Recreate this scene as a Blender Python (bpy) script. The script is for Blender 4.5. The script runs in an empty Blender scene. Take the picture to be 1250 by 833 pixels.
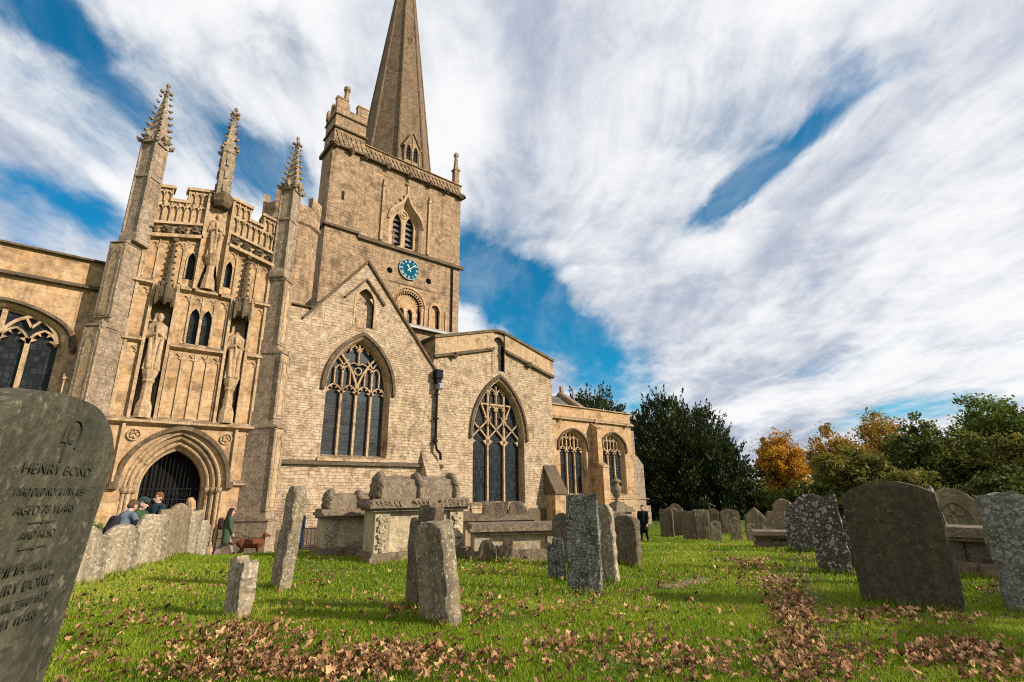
import bpy, bmesh, math, random
import numpy as np
from mathutils import Vector, Matrix, noise
from mathutils.geometry import delaunay_2d_cdt
R = math.radians
rng = np.random.default_rng(7); random.seed(7)
scene = bpy.context.scene
col = scene.collection

# ------------------------------------------------------------------ helpers
def inside(p,poly):
    c=False; n=len(poly); x,y=p
    for i in range(n):
        a=poly[i]; b=poly[i-1]
        if (a[1]>y)!=(b[1]>y) and x<(b[0]-a[0])*(y-a[1])/(b[1]-a[1])+a[0]: c=not c
    return c
def tess(loops):
    """triangles of an outline with holes: (points, triangles)"""
    flat=[];edges=[]
    for l in loops:
        b=len(flat); n=len(l); flat+=[(p[0],p[1]) for p in l]; edges+=[(b+i,b+(i+1)%n) for i in range(n)]
    v,e,f,ov,oe,of=delaunay_2d_cdt([Vector(p) for p in flat],edges,[],0,1e-6)
    tr=[]
    for t in f:
        c=(v[t[0]]+v[t[1]]+v[t[2]])/3
        if inside(c,loops[0]) and not any(inside(c,h) for h in loops[1:]): tr.append(tuple(t))
    return [(q.x,q.y) for q in v],tr
def tessellate_polygon(loops):
    v,tr=tess([[(p[0],p[1]) for p in l] for l in loops]); 
    src=[(p[0],p[1]) for l in loops for p in l]
    mp=[min(range(len(src)),key=lambda i:(src[i][0]-q[0])**2+(src[i][1]-q[1])**2) for q in v]
    return [tuple(mp[i] for i in t) for t in tr]
class M:
    """collects shapes, then links them as ONE mesh object"""
    def __init__(s): s.v=[]; s.f=[]; s.T=None
    def add(s, vs, fs):
        b=len(s.v)
        if s.T is not None: vs=[tuple(s.T@Vector(p)) for p in vs]
        s.v+= [tuple(p) for p in vs]; s.f+= [tuple(i+b for i in f) for f in fs]
    def box(s,x0,x1,y0,y1,z0,z1):
        s.add([(x0,y0,z0),(x1,y0,z0),(x1,y1,z0),(x0,y1,z0),(x0,y0,z1),(x1,y0,z1),(x1,y1,z1),(x0,y1,z1)],
              [(0,3,2,1),(4,5,6,7),(0,1,5,4),(1,2,6,5),(2,3,7,6),(3,0,4,7)])
    def wedge(s,x0,x1,y0,y1,z0,zf,zb):
        """box whose top slopes from zf at y0 to zb at y1"""
        s.add([(x0,y0,z0),(x1,y0,z0),(x1,y1,z0),(x0,y1,z0),(x0,y0,zf),(x1,y0,zf),(x1,y1,zb),(x0,y1,zb)],
              [(0,3,2,1),(4,5,6,7),(0,1,5,4),(1,2,6,5),(2,3,7,6),(3,0,4,7)])
    def prism(s,poly,y0,y1,holes=(),back=True):
        """xz outline (with holes) extruded from y0 to y1"""
        loops=[list(poly)]+[list(h) for h in holes]
        flat=[p for l in loops for p in l]
        tris=tessellate_polygon([[Vector((p[0],p[1],0)) for p in l] for l in loops])
        n=len(flat)
        vs=[(p[0],y0,p[1]) for p in flat]+[(p[0],y1,p[1]) for p in flat]
        fs=[]
        for t in tris:
            a,b,c=[Vector((*flat[i],0)) for i in t]
            if (b-a).cross(c-a).z<0: t=(t[0],t[2],t[1])
            fs.append(tuple(t))
            if back: fs.append((t[0]+n,t[2]+n,t[1]+n))
        o=0
        for k,l in enumerate(loops):
            m=len(l); area=sum(l[i][0]*l[(i+1)%m][1]-l[(i+1)%m][0]*l[i][1] for i in range(m))
            fwd=(area>0)==(k==0)
            for i in range(m):
                j=(i+1)%m; q=(o+i,o+i+n,o+j+n,o+j)
                fs.append(q[::-1] if fwd else q)
            o+=m
        s.add(vs,fs)
    def loft(s,ca,ya,cb,yb,closed=False):
        n=len(ca); vs=[(p[0],ya,p[1]) for p in ca]+[(p[0],yb,p[1]) for p in cb]
        s.add(vs,[(i,(i+1)%n,(i+1)%n+n,i+n) for i in range(n if closed else n-1)])
    def bar(s,pts,w,y0,y1):
        """polyline in xz thickened to width w, from y0 to y1"""
        n=len(pts); P=[Vector((p[0],p[1])) for p in pts]; L=[];Rr=[]
        for i in range(n):
            d=(P[min(i+1,n-1)]-P[max(i-1,0)]).normalized(); nn=Vector((-d.y,d.x))*w/2
            L.append(P[i]+nn); Rr.append(P[i]-nn)
        vs=[];fs=[]
        for i in range(n):
            vs+=[(L[i].x,y0,L[i].y),(Rr[i].x,y0,Rr[i].y),(Rr[i].x,y1,Rr[i].y),(L[i].x,y1,L[i].y)]
        for i in range(n-1):
            a=4*i;b=a+4
            for k in range(4): fs.append((a+k,a+(k+1)%4,b+(k+1)%4,b+k))
        fs+=[(3,2,1,0),(4*n-4,4*n-3,4*n-2,4*n-1)]
        s.add(vs,fs)
    def band(s,a,b,y0,y1):
        """solid between two curves of equal length"""
        n=len(a)
        vs=[(p[0],y0,p[1]) for p in a]+[(p[0],y0,p[1]) for p in b]+[(p[0],y1,p[1]) for p in a]+[(p[0],y1,p[1]) for p in b]
        fs=[]
        for i in range(n-1):
            fs+=[(i,i+1,n+i+1,n+i),(2*n+i,3*n+i,3*n+i+1,2*n+i+1),(i,2*n+i,2*n+i+1,i+1),(n+i,n+i+1,3*n+i+1,3*n+i)]
        fs+=[(0,n,3*n,2*n),(n-1,3*n-1,4*n-1,2*n-1)]
        s.add(vs,fs)
    def ring(s,cx,cy,prof,n=8,rot=0.0,sx=1,sy=1,cap=True):
        """lathe: prof = [(r,z)...]"""
        vs=[];fs=[]
        for r,z in prof:
            for k in range(n):
                a=rot+2*math.pi*k/n; vs.append((cx+r*sx*math.cos(a),cy+r*sy*math.sin(a),z))
        for i in range(len(prof)-1):
            for k in range(n):
                fs.append((i*n+k,i*n+(k+1)%n,(i+1)*n+(k+1)%n,(i+1)*n+k))
        if cap:
            fs.append(tuple(range(n))[::-1]); fs.append(tuple(range((len(prof)-1)*n,len(prof)*n)))
        s.add(vs,fs)
    def tube(s,pts,r,n=6):
        P=[Vector(p) for p in pts]; vs=[];fs=[]
        for i,p in enumerate(P):
            d=(P[min(i+1,len(P)-1)]-P[max(i-1,0)]).normalized()
            a=d.cross(Vector((0,0,1)) if abs(d.z)<.9 else Vector((1,0,0))).normalized(); b=d.cross(a)
            rr=r[i] if isinstance(r,(list,tuple)) else r
            for k in range(n):
                t=2*math.pi*k/n; vs.append(tuple(p+rr*(a*math.cos(t)+b*math.sin(t))))
        for i in range(len(P)-1):
            for k in range(n): fs.append((i*n+k,i*n+(k+1)%n,(i+1)*n+(k+1)%n,(i+1)*n+k))
        fs.append(tuple(range(n))); fs.append(tuple(range((len(P)-1)*n,len(P)*n))[::-1])
        s.add(vs,fs)
    def blob(s,c,r,nu=10,nv=7,jit=0.0):
        vs=[];fs=[]
        rx,ry,rz=r if isinstance(r,(tuple,list)) else (r,r,r)
        for j in range(nv+1):
            t=math.pi*j/nv
            for i in range(nu):
                a=2*math.pi*i/nu; q=1+jit*noise.noise(Vector((c[0]*3+math.cos(a)*2,c[1]*3+math.sin(a)*2,c[2]+t*2)))
                vs.append((c[0]+rx*q*math.sin(t)*math.cos(a),c[1]+ry*q*math.sin(t)*math.sin(a),c[2]+rz*q*math.cos(t)))
        for j in range(nv):
            for i in range(nu): fs.append((j*nu+i,(j+1)*nu+i,(j+1)*nu+(i+1)%nu,j*nu+(i+1)%nu))
        s.add(vs,fs)
    def cap(s,a,b,ra,rb,n=10):
        """tapered capsule"""
        a=Vector(a);b=Vector(b);d=(b-a);L=d.length
        d=d.normalized() if L>1e-6 else Vector((0,0,1))
        x=d.cross(Vector((0,0,1)) if abs(d.z)<.9 else Vector((1,0,0))).normalized();y=d.cross(x)
        prof=[]
        for k in range(5): t=-math.pi/2+k*math.pi/8; prof.append((a+d*ra*math.sin(t),max(ra*math.cos(t),1e-4)))
        for k in range(5): t=k*math.pi/8; prof.append((b+d*rb*math.sin(t),max(rb*math.cos(t),1e-4)))
        vs=[];fs=[]
        for c,r in prof:
            for i in range(n):
                t=2*math.pi*i/n; vs.append(tuple(c+r*(x*math.cos(t)+y*math.sin(t))))
        for j in range(len(prof)-1):
            for i in range(n): fs.append((j*n+i,j*n+(i+1)%n,(j+1)*n+(i+1)%n,(j+1)*n+i))
        fs.append(tuple(range(n))[::-1]); fs.append(tuple(range((len(prof)-1)*n,len(prof)*n)))
        s.add(vs,fs)
    def build(s,name,mat,parent=None,smooth=False,recalc=True):
        me=bpy.data.meshes.new(name); me.from_pydata(s.v,[],s.f)
        if recalc:
            bm=bmesh.new(); bm.from_mesh(me); bmesh.ops.recalc_face_normals(bm,faces=bm.faces); bm.to_mesh(me); bm.free()
        if smooth:
            me.shade_smooth()
        me.materials.append(mat); me.update()
        o=bpy.data.objects.new(name,me); col.objects.link(o)
        if parent is not None: o.parent=parent
        return o

def tag(o,label,cat,group=None,kind=None):
    if label: o['label']=label
    if cat: o['category']=cat
    if group: o['group']=group
    if kind: o['kind']=kind
    return o
def empty(name,loc=(0,0,0),rz=0):
    o=bpy.data.objects.new(name,None); col.objects.link(o); o.location=loc; o.rotation_euler=(0,0,rz); o.empty_display_size=.3
    return o
def bulk(name,co,faces_n,idx,mat,tone=None,parent=None):
    """big mesh from numpy; faces_n = verts per face array"""
    me=bpy.data.meshes.new(name); nv=len(co); nl=len(idx); nf=len(faces_n)
    me.vertices.add(nv); me.loops.add(nl); me.polygons.add(nf)
    me.vertices.foreach_set('co',np.ascontiguousarray(co,dtype=np.float32).ravel())
    me.loops.foreach_set('vertex_index',np.ascontiguousarray(idx,dtype=np.int32))
    st=np.zeros(nf,dtype=np.int32); st[1:]=np.cumsum(faces_n)[:-1]
    me.polygons.foreach_set('loop_start',st)
    me.update(calc_edges=True)
    if tone is not None:
        a=me.attributes.new('tone','FLOAT','POINT'); a.data.foreach_set('value',np.ascontiguousarray(tone,dtype=np.float32))
    me.materials.append(mat)
    o=bpy.data.objects.new(name,me); col.objects.link(o)
    if parent is not None: o.parent=parent
    return o

# curves
def arch(cx,half,zs,rise,n=12):
    """two-centred pointed arch, left spring to right spring"""
    r=(rise*rise+half*half)/(2*half); c=-half+r
    a1=math.pi; a0=math.acos(max(-1,min(1,-c/r))) if r>half else math.pi/2
    left=[]
    for i in range(n+1):
        a=a1+(a0-a1)*i/n; left.append((c+r*math.cos(a),r*math.sin(a)))
    left[-1]=(0,rise)
    return [(cx+x,zs+z) for x,z in left]+[(cx-x,zs+z) for x,z in left[-2::-1]]
def arch4(cx,half,zs,rise,n=14,p=1.55,q=2.3):
    o=[]
    for i in range(2*n+1):
        t=math.sin((i/n-1)*math.pi/2); o.append((cx+half*t,zs+rise*(1-abs(t)**p)**(1/q) if abs(t)<1 else zs))
    return o
def ogee(cx,half,zs,rise,n=8):
    l=[]
    for i in range(2*n+1):
        t=i/(2*n)
        x=-half*(1-t**1.0)**1.0; 
        z=rise*(t*.75+.25*math.sin(t*math.pi*2-math.pi/2)*.5+.125*(1)-0) if False else rise*(.5*math.sin(min(t,.6)/.6*math.pi/2)**.8*1.1+ .45*max(0,(t-.5)/.5)**2)
        xx=-half*math.cos(min(t,.62)/.62*math.pi/2*.72) if t<.62 else -half*math.cos(math.pi/2*.72)*(1-(t-.62)/.38)**1.5
        l.append((xx,z))
    return [(cx+x,zs+z) for x,z in l]+[(cx-x,zs+z) for x,z in l[-2::-1]]
def circ(cx,cz,r,n=20,a0=0,a1=2*math.pi,closed=True):
    m=n if closed else n+1
    return [(cx+r*math.cos(a0+(a1-a0)*i/n),cz+r*math.sin(a0+(a1-a0)*i/n)) for i in range(m)]

# ------------------------------------------------------------------ materials
def NT(m):
    nt=m.node_tree
    def add(t,ins=None,**kw):
        n=nt.nodes.new(t)
        for k,v in kw.items(): setattr(n,k,v)
        for k,v in (ins or {}).items():
            s=n.inputs[k]
            if hasattr(v,'is_linked') or hasattr(v,'links'): nt.links.new(v,s)
            else:
                s.default_value=v
        return n
    return nt,add
def c4(c): return (c[0],c[1],c[2],1)
def mixc(add,f,a,b,mode='MIX'):
    n=add('ShaderNodeMix',data_type='RGBA',blend_type=mode)
    nt=n.id_data
    for s,v in ((n.inputs[0],f),(n.inputs[6],a),(n.inputs[7],b)):
        if hasattr(v,'links'): nt.links.new(v,s)
        else: s.default_value=v if not isinstance(v,tuple) or len(v)==4 else c4(v)
    return n.outputs[2]
def math_(add,op,a,b=0.0,clamp=False):
    n=add('ShaderNodeMath',operation=op,use_clamp=clamp); nt=n.id_data
    for s,v in ((n.inputs[0],a),(n.inputs[1],b)):
        if hasattr(v,'links'): nt.links.new(v,s)
        else: s.default_value=v
    return n.outputs[0]
def ramp(add,f,p0,p1):
    n=add('ShaderNodeMapRange',{'From Min':p0,'From Max':p1}); n.clamp=True; n.interpolation_type='SMOOTHSTEP'
    n.id_data.links.new(f,n.inputs['Value']); return n.outputs[0]
def nz(add,vec,scale,detail=4,rough=.55):
    n=add('ShaderNodeTexNoise',{'Scale':scale,'Detail':detail,'Roughness':rough}); n.id_data.links.new(vec,n.inputs['Vector']); return n.outputs['Fac']
def sc3(add,vec,s):
    n=add('ShaderNodeVectorMath',operation='MULTIPLY'); n.id_data.links.new(vec,n.inputs[0]); n.inputs[1].default_value=s; return n.outputs[0]

def stone(name,base,brick=None,mortar=None,vary=.22,patch=None,patch_amt=.5,lich=(.5,.48,.42),lich_amt=.3,lich_scale=5,lich_lo=.56,
          dark=(.05,.045,.035),dark_amt=.35,dark_scale=.9,top_amt=.35,streak=.0,bump=.35,rough=.9,yellow=0,wobble=.05,mott=8,mamt=.3,fade=.65,rosette=0):
    m=bpy.data.materials.new(name); m.use_nodes=True; nt,add=NT(m); b=nt.nodes['Principled BSDF']
    tc=add('ShaderNodeTexCoord').outputs['Object']; g=add('ShaderNodeNewGeometry'); N=g.outputs['True Normal']
    sx=add('ShaderNodeSeparateXYZ'); nt.links.new(N,sx.inputs[0])
    n_big=nz(add,tc,dark_scale,5,.6); n_mid=nz(add,tc,3.1,5,.6); n_fine=nz(add,tc,22,5,.65)
    c=c4(base)
    fac=None
    if brick:
        bw,bh,ms=brick
        P=add('ShaderNodeSeparateXYZ'); nt.links.new(tc,P.inputs[0])
        neg=math_(add,'MULTIPLY',sx.outputs[1],-1.0)
        u=math_(add,'ADD',math_(add,'MULTIPLY',P.outputs[0],neg),math_(add,'MULTIPLY',P.outputs[1],sx.outputs[0]))
        v=P.outputs[2]
        cmb=add('ShaderNodeCombineXYZ'); nt.links.new(u,cmb.inputs[0]); nt.links.new(v,cmb.inputs[1])
        wob=add('ShaderNodeTexNoise',{'Scale':2.3,'Detail':3.0}); nt.links.new(tc,wob.inputs['Vector'])
        off=add('ShaderNodeVectorMath',operation='SCALE'); nt.links.new(wob.outputs['Color'],off.inputs[0]); off.inputs['Scale'].default_value=wobble
        vec=add('ShaderNodeVectorMath',operation='ADD'); nt.links.new(cmb.outputs[0],vec.inputs[0]); nt.links.new(off.outputs[0],vec.inputs[1])
        bt=add('ShaderNodeTexBrick',{'Vector':vec.outputs[0],'Color1':c4([x*(1-vary) for x in base]),'Color2':c4([min(1,x*(1+vary)) for x in base]),
            'Mortar':c4(mortar or [x*.62 for x in base]),'Scale':1.0,'Mortar Size':ms,'Mortar Smooth':.35,'Brick Width':bw,'Row Height':bh},offset=.5,squash=.75,squash_frequency=3)
        bt2=add('ShaderNodeTexBrick',{'Vector':vec.outputs[0],'Color1':c4([x*(1-vary*1.2) for x in base]),'Color2':c4([min(1,x*(1+vary)) for x in base]),
            'Mortar':c4(mortar or [x*.62 for x in base]),'Scale':1.0,'Mortar Size':ms*1.3,'Mortar Smooth':.4,'Brick Width':bw*1.4,'Row Height':bh*1.38},offset=.45,squash=.7,squash_frequency=2)
        sel=ramp(add,nz(add,tc,.55,3,.5),.47,.53)
        c=mixc(add,sel,bt.outputs['Color'],bt2.outputs['Color'])
        fm=add('ShaderNodeMix'); nt.links.new(sel,fm.inputs[0]); nt.links.new(bt.outputs['Fac'],fm.inputs[2]); nt.links.new(bt2.outputs['Fac'],fm.inputs[3])
        fd=math_(add,'MULTIPLY',ramp(add,nz(add,tc,1.9,5,.65),.42,.62),fade)
        c=mixc(add,fd,c,c4([x*1.06 for x in base])); fac=math_(add,'MULTIPLY',fm.outputs[0],math_(add,'SUBTRACT',1.0,fd))
    if patch: c=mixc(add,math_(add,'MULTIPLY',ramp(add,n_mid,.45,.66),patch_amt),c,patch)
    # broad tonal variation
    n9=nz(add,tc,mott,6,.7); mr=add('ShaderNodeMapRange',{'From Min':.32,'From Max':.68,'To Min':1-mamt,'To Max':1+mamt*.8}); nt.links.new(n9,mr.inputs['Value'])
    c=mixc(add,1.0,c,mr.outputs[0],'MULTIPLY')
    c=mixc(add,math_(add,'MULTIPLY',ramp(add,n_fine,.35,.65),.40),c,mixc(add,1.0,c,(.55,.52,.48),'MULTIPLY'))
    c=mixc(add,math_(add,'MULTIPLY',ramp(add,n_big,.5,.72),dark_amt),c,c4(dark))
    if streak:
        ns=nz(add,sc3(add,tc,(5.0,5.0,.35)),1.0,4,.6)
        c=mixc(add,math_(add,'MULTIPLY',ramp(add,ns,.5,.72),streak),c,c4(dark))
    nl=nz(add,tc,lich_scale,7,.68)
    lm=math_(add,'MULTIPLY',ramp(add,nl,lich_lo,lich_lo+.07),ramp(add,nz(add,tc,lich_scale*.16,3,.5),.30,.62))
    if rosette:
        dv=add('ShaderNodeTexNoise',{'Scale':rosette*1.6,'Detail':4.0}); nt.links.new(tc,dv.inputs['Vector'])
        dsc=add('ShaderNodeVectorMath',operation='SCALE'); nt.links.new(dv.outputs['Color'],dsc.inputs[0]); dsc.inputs['Scale'].default_value=.55/rosette
        dad=add('ShaderNodeVectorMath',operation='ADD'); nt.links.new(tc,dad.inputs[0]); nt.links.new(dsc.outputs[0],dad.inputs[1])
        for q,(rs,th) in enumerate(((rosette,.40),(rosette*2.3,.36))):
            vo=add('ShaderNodeTexVoronoi',{'Scale':rs,'Randomness':1.0}); nt.links.new(dad.outputs[0],vo.inputs['Vector']); ds=vo.outputs['Distance']
            sp=add('ShaderNodeSeparateColor'); nt.links.new(vo.outputs['Color'],sp.inputs[0])
            rm=math_(add,'MULTIPLY',ramp(add,ds,th,th-.10),ramp(add,sp.outputs[0],.30,.40)); rm=math_(add,'MULTIPLY',rm,math_(add,'SUBTRACT',1.0,math_(add,'MULTIPLY',ramp(add,ds,.20,.08),.55)))
            lm=math_(add,'MAXIMUM',math_(add,'MULTIPLY',lm,.6),rm)
    c=mixc(add,math_(add,'MULTIPLY',lm,lich_amt),c,c4(lich))
    if yellow:
        ny=nz(add,tc,2.2,5,.6); c=mixc(add,math_(add,'MULTIPLY',ramp(add,ny,.6,.7),yellow),c,(.38,.25,.06,1))
    if top_amt:
        up=ramp(add,sx.outputs[2],.25,.8)
        c=mixc(add,math_(add,'MULTIPLY',math_(add,'MULTIPLY',up,ramp(add,n_mid,.25,.6)),top_amt),c,(.075,.06,.043,1))
    nt.links.new(c,b.inputs['Base Color']); b.inputs['Roughness'].default_value=rough
    b.inputs['Specular IOR Level'].default_value=.2
    h=math_(add,'MULTIPLY',n_fine,.55); h=math_(add,'ADD',h,math_(add,'MULTIPLY',nl,.5))
    if fac is not None: h=math_(add,'SUBTRACT',h,math_(add,'MULTIPLY',fac,.9))
    bp=add('ShaderNodeBump',{'Strength':bump,'Distance':.03,'Height':h}); nt.links.new(bp.outputs[0],b.inputs['Normal'])
    return m
def plain(name,colr,rough=.6,metal=0,noise_amt=.25,scale=8,spec=.3,bump=0):
    m=bpy.data.materials.new(name); m.use_nodes=True; nt,add=NT(m); b=nt.nodes['Principled BSDF']
    tc=add('ShaderNodeTexCoord').outputs['Object']; f=nz(add,tc,scale,5,.6)
    c=mixc(add,math_(add,'MULTIPLY',ramp(add,f,.35,.65),noise_amt),c4(colr),c4([x*.45 for x in colr]))
    nt.links.new(c,b.inputs['Base Color']); b.inputs['Roughness'].default_value=rough; b.inputs['Metallic'].default_value=metal
    b.inputs['Specular IOR Level'].default_value=spec
    if bump:
        bp=add('ShaderNodeBump',{'Strength':bump,'Distance':.01,'Height':f}); nt.links.new(bp.outputs[0],b.inputs['Normal'])
    return m
def leafmat(name,c0,c1,c2=None,trans=.25,rough=.6):
    m=bpy.data.materials.new(name); m.use_nodes=True; nt,add=NT(m); b=nt.nodes['Principled BSDF']
    a=add('ShaderNodeAttribute',attribute_name='tone').outputs['Fac']
    c=mixc(add,ramp(add,a,0.0,.6),c4(c0),c4(c1))
    if c2: c=mixc(add,ramp(add,a,.6,1.0),c,c4(c2))
    nt.links.new(c,b.inputs['Base Color']); b.inputs['Roughness'].default_value=rough; b.inputs['Specular IOR Level'].default_value=.25
    if trans:
        t=add('ShaderNodeBsdfTranslucent'); nt.links.new(c,t.inputs['Color'])
        mx=add('ShaderNodeMixShader',{0:trans}); nt.links.new(b.outputs[0],mx.inputs[1]); nt.links.new(t.outputs[0],mx.inputs[2])
        nt.links.new(mx.outputs[0],nt.nodes['Material Output'].inputs['Surface'])
    return m
def glassmat(name,colr=(.02,.024,.028),bw=.16,bh=.22,tint=0.0,lead=(.008,.008,.008)):
    m=bpy.data.materials.new(name); m.use_nodes=True; nt,add=NT(m); b=nt.nodes['Principled BSDF']
    tc=add('ShaderNodeTexCoord').outputs['Object']; P=add('ShaderNodeSeparateXYZ'); nt.links.new(tc,P.inputs[0])
    cmb=add('ShaderNodeCombineXYZ'); nt.links.new(P.outputs[0],cmb.inputs[0]); nt.links.new(P.outputs[2],cmb.inputs[1])
    bt=add('ShaderNodeTexBrick',{'Vector':cmb.outputs[0],'Color1':c4([x*.6 for x in colr]),'Color2':c4([x*2.0 for x in colr]),'Mortar':c4(lead),
        'Scale':1.0,'Mortar Size':.012,'Mortar Smooth':.1,'Brick Width':bw,'Row Height':bh},offset=0.0)
    c=bt.outputs['Color']
    n1=nz(add,tc,3.4,6,.7); n3=nz(add,tc,16,5,.7); n2=add('ShaderNodeTexNoise',{'Scale':4.0,'Detail':3.0}); nt.links.new(tc,n2.inputs['Vector'])
    if tint:
        c=mixc(add,math_(add,'MULTIPLY',ramp(add,n1,.5,.62),tint),c,(.055,.03,.033,1))
        c=mixc(add,math_(add,'MULTIPLY',ramp(add,n2.outputs['Fac'],.52,.64),tint),c,(.035,.05,.056,1))
    mr=add('ShaderNodeMapRange',{'From Min':.35,'From Max':.65,'To Min':.45,'To Max':1.9}); nt.links.new(n3,mr.inputs['Value']); c=mixc(add,1.0,c,mr.outputs[0],'MULTIPLY')
    nt.links.new(c,b.inputs['Base Color']); b.inputs['Roughness'].default_value=.32; b.inputs['Specular IOR Level'].default_value=.16
    h=math_(add,'ADD',math_(add,'MULTIPLY',bt.outputs['Fac'],.6),math_(add,'MULTIPLY',n1,.5))
    bp=add('ShaderNodeBump',{'Strength':.35,'Distance':.02,'Height':h}); nt.links.new(bp.outputs[0],b.inputs['Normal'])
    return m

MT={}
MT['rubble']=stone('rubble_stone',(0.485, 0.35, 0.222),brick=(0.27, 0.105, 0.012),mortar=(0.29, 0.205, 0.13),vary=0.2,patch=(0.59, 0.455, 0.32),patch_amt=0.65,dark=(0.15, 0.092, 0.048),dark_amt=0.75,lich=(0.64, 0.55, 0.42),lich_amt=.5,lich_scale=9,top_amt=.5,bump=1.0,wobble=0.16,mott=5,mamt=0.42,dark_scale=1.6)
MT['tower']=stone('tower_stone',(0.4, 0.268, 0.16),brick=(0.42, 0.145, 0.01),mortar=(0.26, 0.185, 0.105),vary=0.2,patch=(0.3, 0.215, 0.125),patch_amt=.65,dark=(0.085, 0.055, 0.03),dark_amt=0.75,lich=(0.5, 0.41, 0.29),lich_amt=0.5,lich_scale=9,streak=.45,top_amt=.5,bump=0.9,wobble=0.12,mott=4,mamt=0.42,dark_scale=1.3)
MT['spire']=stone('spire_stone',(0.205, 0.14, 0.082),brick=(.42,.17,.010),vary=0.24,patch=(0.2, 0.14, 0.085),patch_amt=.6,dark=(.055,.04,.028),dark_amt=.5,lich=(.33,.27,.2),lich_amt=.35,lich_scale=7,streak=.4,top_amt=.0,bump=.6,wobble=.05,mamt=0.4,mott=4)
MT['ashlar']=stone('ashlar_stone',(0.515, 0.34, 0.185),brick=(.62,.31,.006),mortar=(.33,.235,.13),vary=.20,patch=(0.5, 0.275, 0.11),patch_amt=.65,dark=(0.11, 0.066, 0.034),dark_amt=0.7,lich=(.52,.45,.34),lich_amt=.45,lich_scale=9,streak=.35,top_amt=.6,bump=0.6,wobble=.015,mott=4,mamt=0.36,dark_scale=1.4)
MT['grey']=stone('weathered_stone',(0.3, 0.22, 0.148),brick=(.6,.3,.006),mortar=(.20,.16,.11),vary=.14,patch=(0.42, 0.33, 0.21),patch_amt=.55,dark=(0.08, 0.058, 0.036),dark_amt=.5,lich=(0.56, 0.48, 0.39),lich_amt=.6,lich_scale=18,lich_lo=.53,streak=.35,top_amt=.5,bump=0.9,wobble=.02,mott=6,mamt=0.45)
MT['dress']=stone('dressed_stone',(0.5, 0.348, 0.205),patch=(.42,.28,.13),patch_amt=.6,dark=(0.09, 0.056, 0.03),dark_amt=0.7,lich=(.50,.44,.34),lich_amt=.35,lich_scale=12,streak=.3,top_amt=.7,bump=0.6,mott=9,mamt=0.42,dark_scale=1.6)
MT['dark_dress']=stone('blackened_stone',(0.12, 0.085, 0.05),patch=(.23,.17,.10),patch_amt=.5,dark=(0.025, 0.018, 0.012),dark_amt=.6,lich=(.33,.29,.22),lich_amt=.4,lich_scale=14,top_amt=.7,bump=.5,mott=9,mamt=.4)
MT['tile']=stone('stone_slate_roof',(.13,.115,.09),brick=(.3,.2,.012),vary=.3,dark=(.06,.055,.04),dark_amt=.4,lich_amt=.25,top_amt=.0,bump=.6)
MT['lead']=plain('lead_sheet',(.27,.27,.265),.5,0,.25,2)
MT['whitelead']=plain('white_fascia',(.40,.38,.34),.6,0,.25,3)
MT['glass']=glassmat('leaded_glass',(.011,.014,.015),.15,.20)
MT['stained']=glassmat('stained_glass',(.020,.025,.024),.71,.37,.75)
MT['iron']=plain('black_iron',(.007,.007,.007),.7,0,.25,8,.15)
MT['doordark']=plain('doorway_shade',(.012,.010,.008),.9)  # interior shade of the doorway put into the colour
MT['louvre']=plain('slate_louvre',(.16,.16,.165),.7,0,.3,5)
MT['blue']=plain('clock_blue',(.004,.085,.15),.85,0,.25,4,.03)
MT['gilt']=plain('cream_gilt',(.66,.62,.48),.7,0,.12,6,.1)
MT['inside']=plain('dim_plaster',(.16,.13,.10),.9)
CLB=(7.5,7.55,7.65); CLD=(3.0,3.5,4.5); SKYTINT=(.07,.82,1.03,1); SUN_E=5.0; EXPO=0.36
# ------------------------------------------------------------------ the ground's height
def ss(a,b,x):
    t=np.clip((x-a)/(b-a),0,1); return t*t*(3-2*t)
def gz(x,y):
    x=np.asarray(x,dtype=float); y=np.asarray(y,dtype=float)
    s=.642*x+.767*y
    z=-0.9*ss(12.5,27,s)
    side=-((x+.1)*.870-(y-11.8)*.493)
    d=np.maximum(ss(.25,1.1,side)*ss(9,12,y), ss(16.9,18.2,y)*(1-ss(6.0,8.5,x)))
    z=np.where(z>-.62, z*(1-d)-.62*d, z)
    # gentle hummocks and the worn hollow where the leaves gather
    z=z+.035*np.sin(x*.9+1.3)*np.sin(y*.8)*(1-ss(14,26,s))+.015*np.sin(2.3*x+y*1.7)*(1-ss(14,26,s))
    return z
def gzf(x,y): return float(gz(x,y))

# ------------------------------------------------------------------ church
church=empty('church',(0,0,0))
tag(church,'honey coloured gothic stone church with spire, blue clock and pinnacled porch','church')
CH=church
def flip(poly,cx): return [(2*cx-x,z) for x,z in poly][::-1]
OG=[(-1,0),(-.98,.13),(-.9,.27),(-.75,.40),(-.56,.51),(-.38,.61),(-.23,.72),(-.12,.84),(-.04,.95),(0,1)]
def ogee_pts(cx,half,zs,rise):
    l=[(cx+a*half,zs+b*rise) for a,b in OG]
    return l+[(2*cx-x,z) for x,z in l[-2::-1]]
def opening(curve,sill): return [(curve[0][0],sill)]+list(curve)+[(curve[-1][0],sill)]
def light_head(Mx,x0,x1,zt,y0,y1,h=None,w=.05):
    """cusped head of one light between two mullions, top at zt"""
    c=(x0+x1)/2; hw=(x1-x0)/2; h=h or hw*1.25
    a=arch(c,hw-.01,zt-h,h,6); Mx.bar(a,w,y0,y1)
    for sgn in (-1,1):      # cusps
        px=c+sgn*hw*.80; pz=zt-h*.78
        Mx.prism([(px+sgn*hw*.16,pz+h*.22),(px-sgn*hw*.42,pz+h*.10),(px+sgn*hw*.16,pz-h*.16)],y0+.02,y1-.01)
        Mx.prism([(c+sgn*hw*.56,zt-h*.28),(c+sgn*hw*.18,zt-h*.44),(c+sgn*hw*.36,zt-h*.05)],y0+.02,y1-.01)
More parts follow.
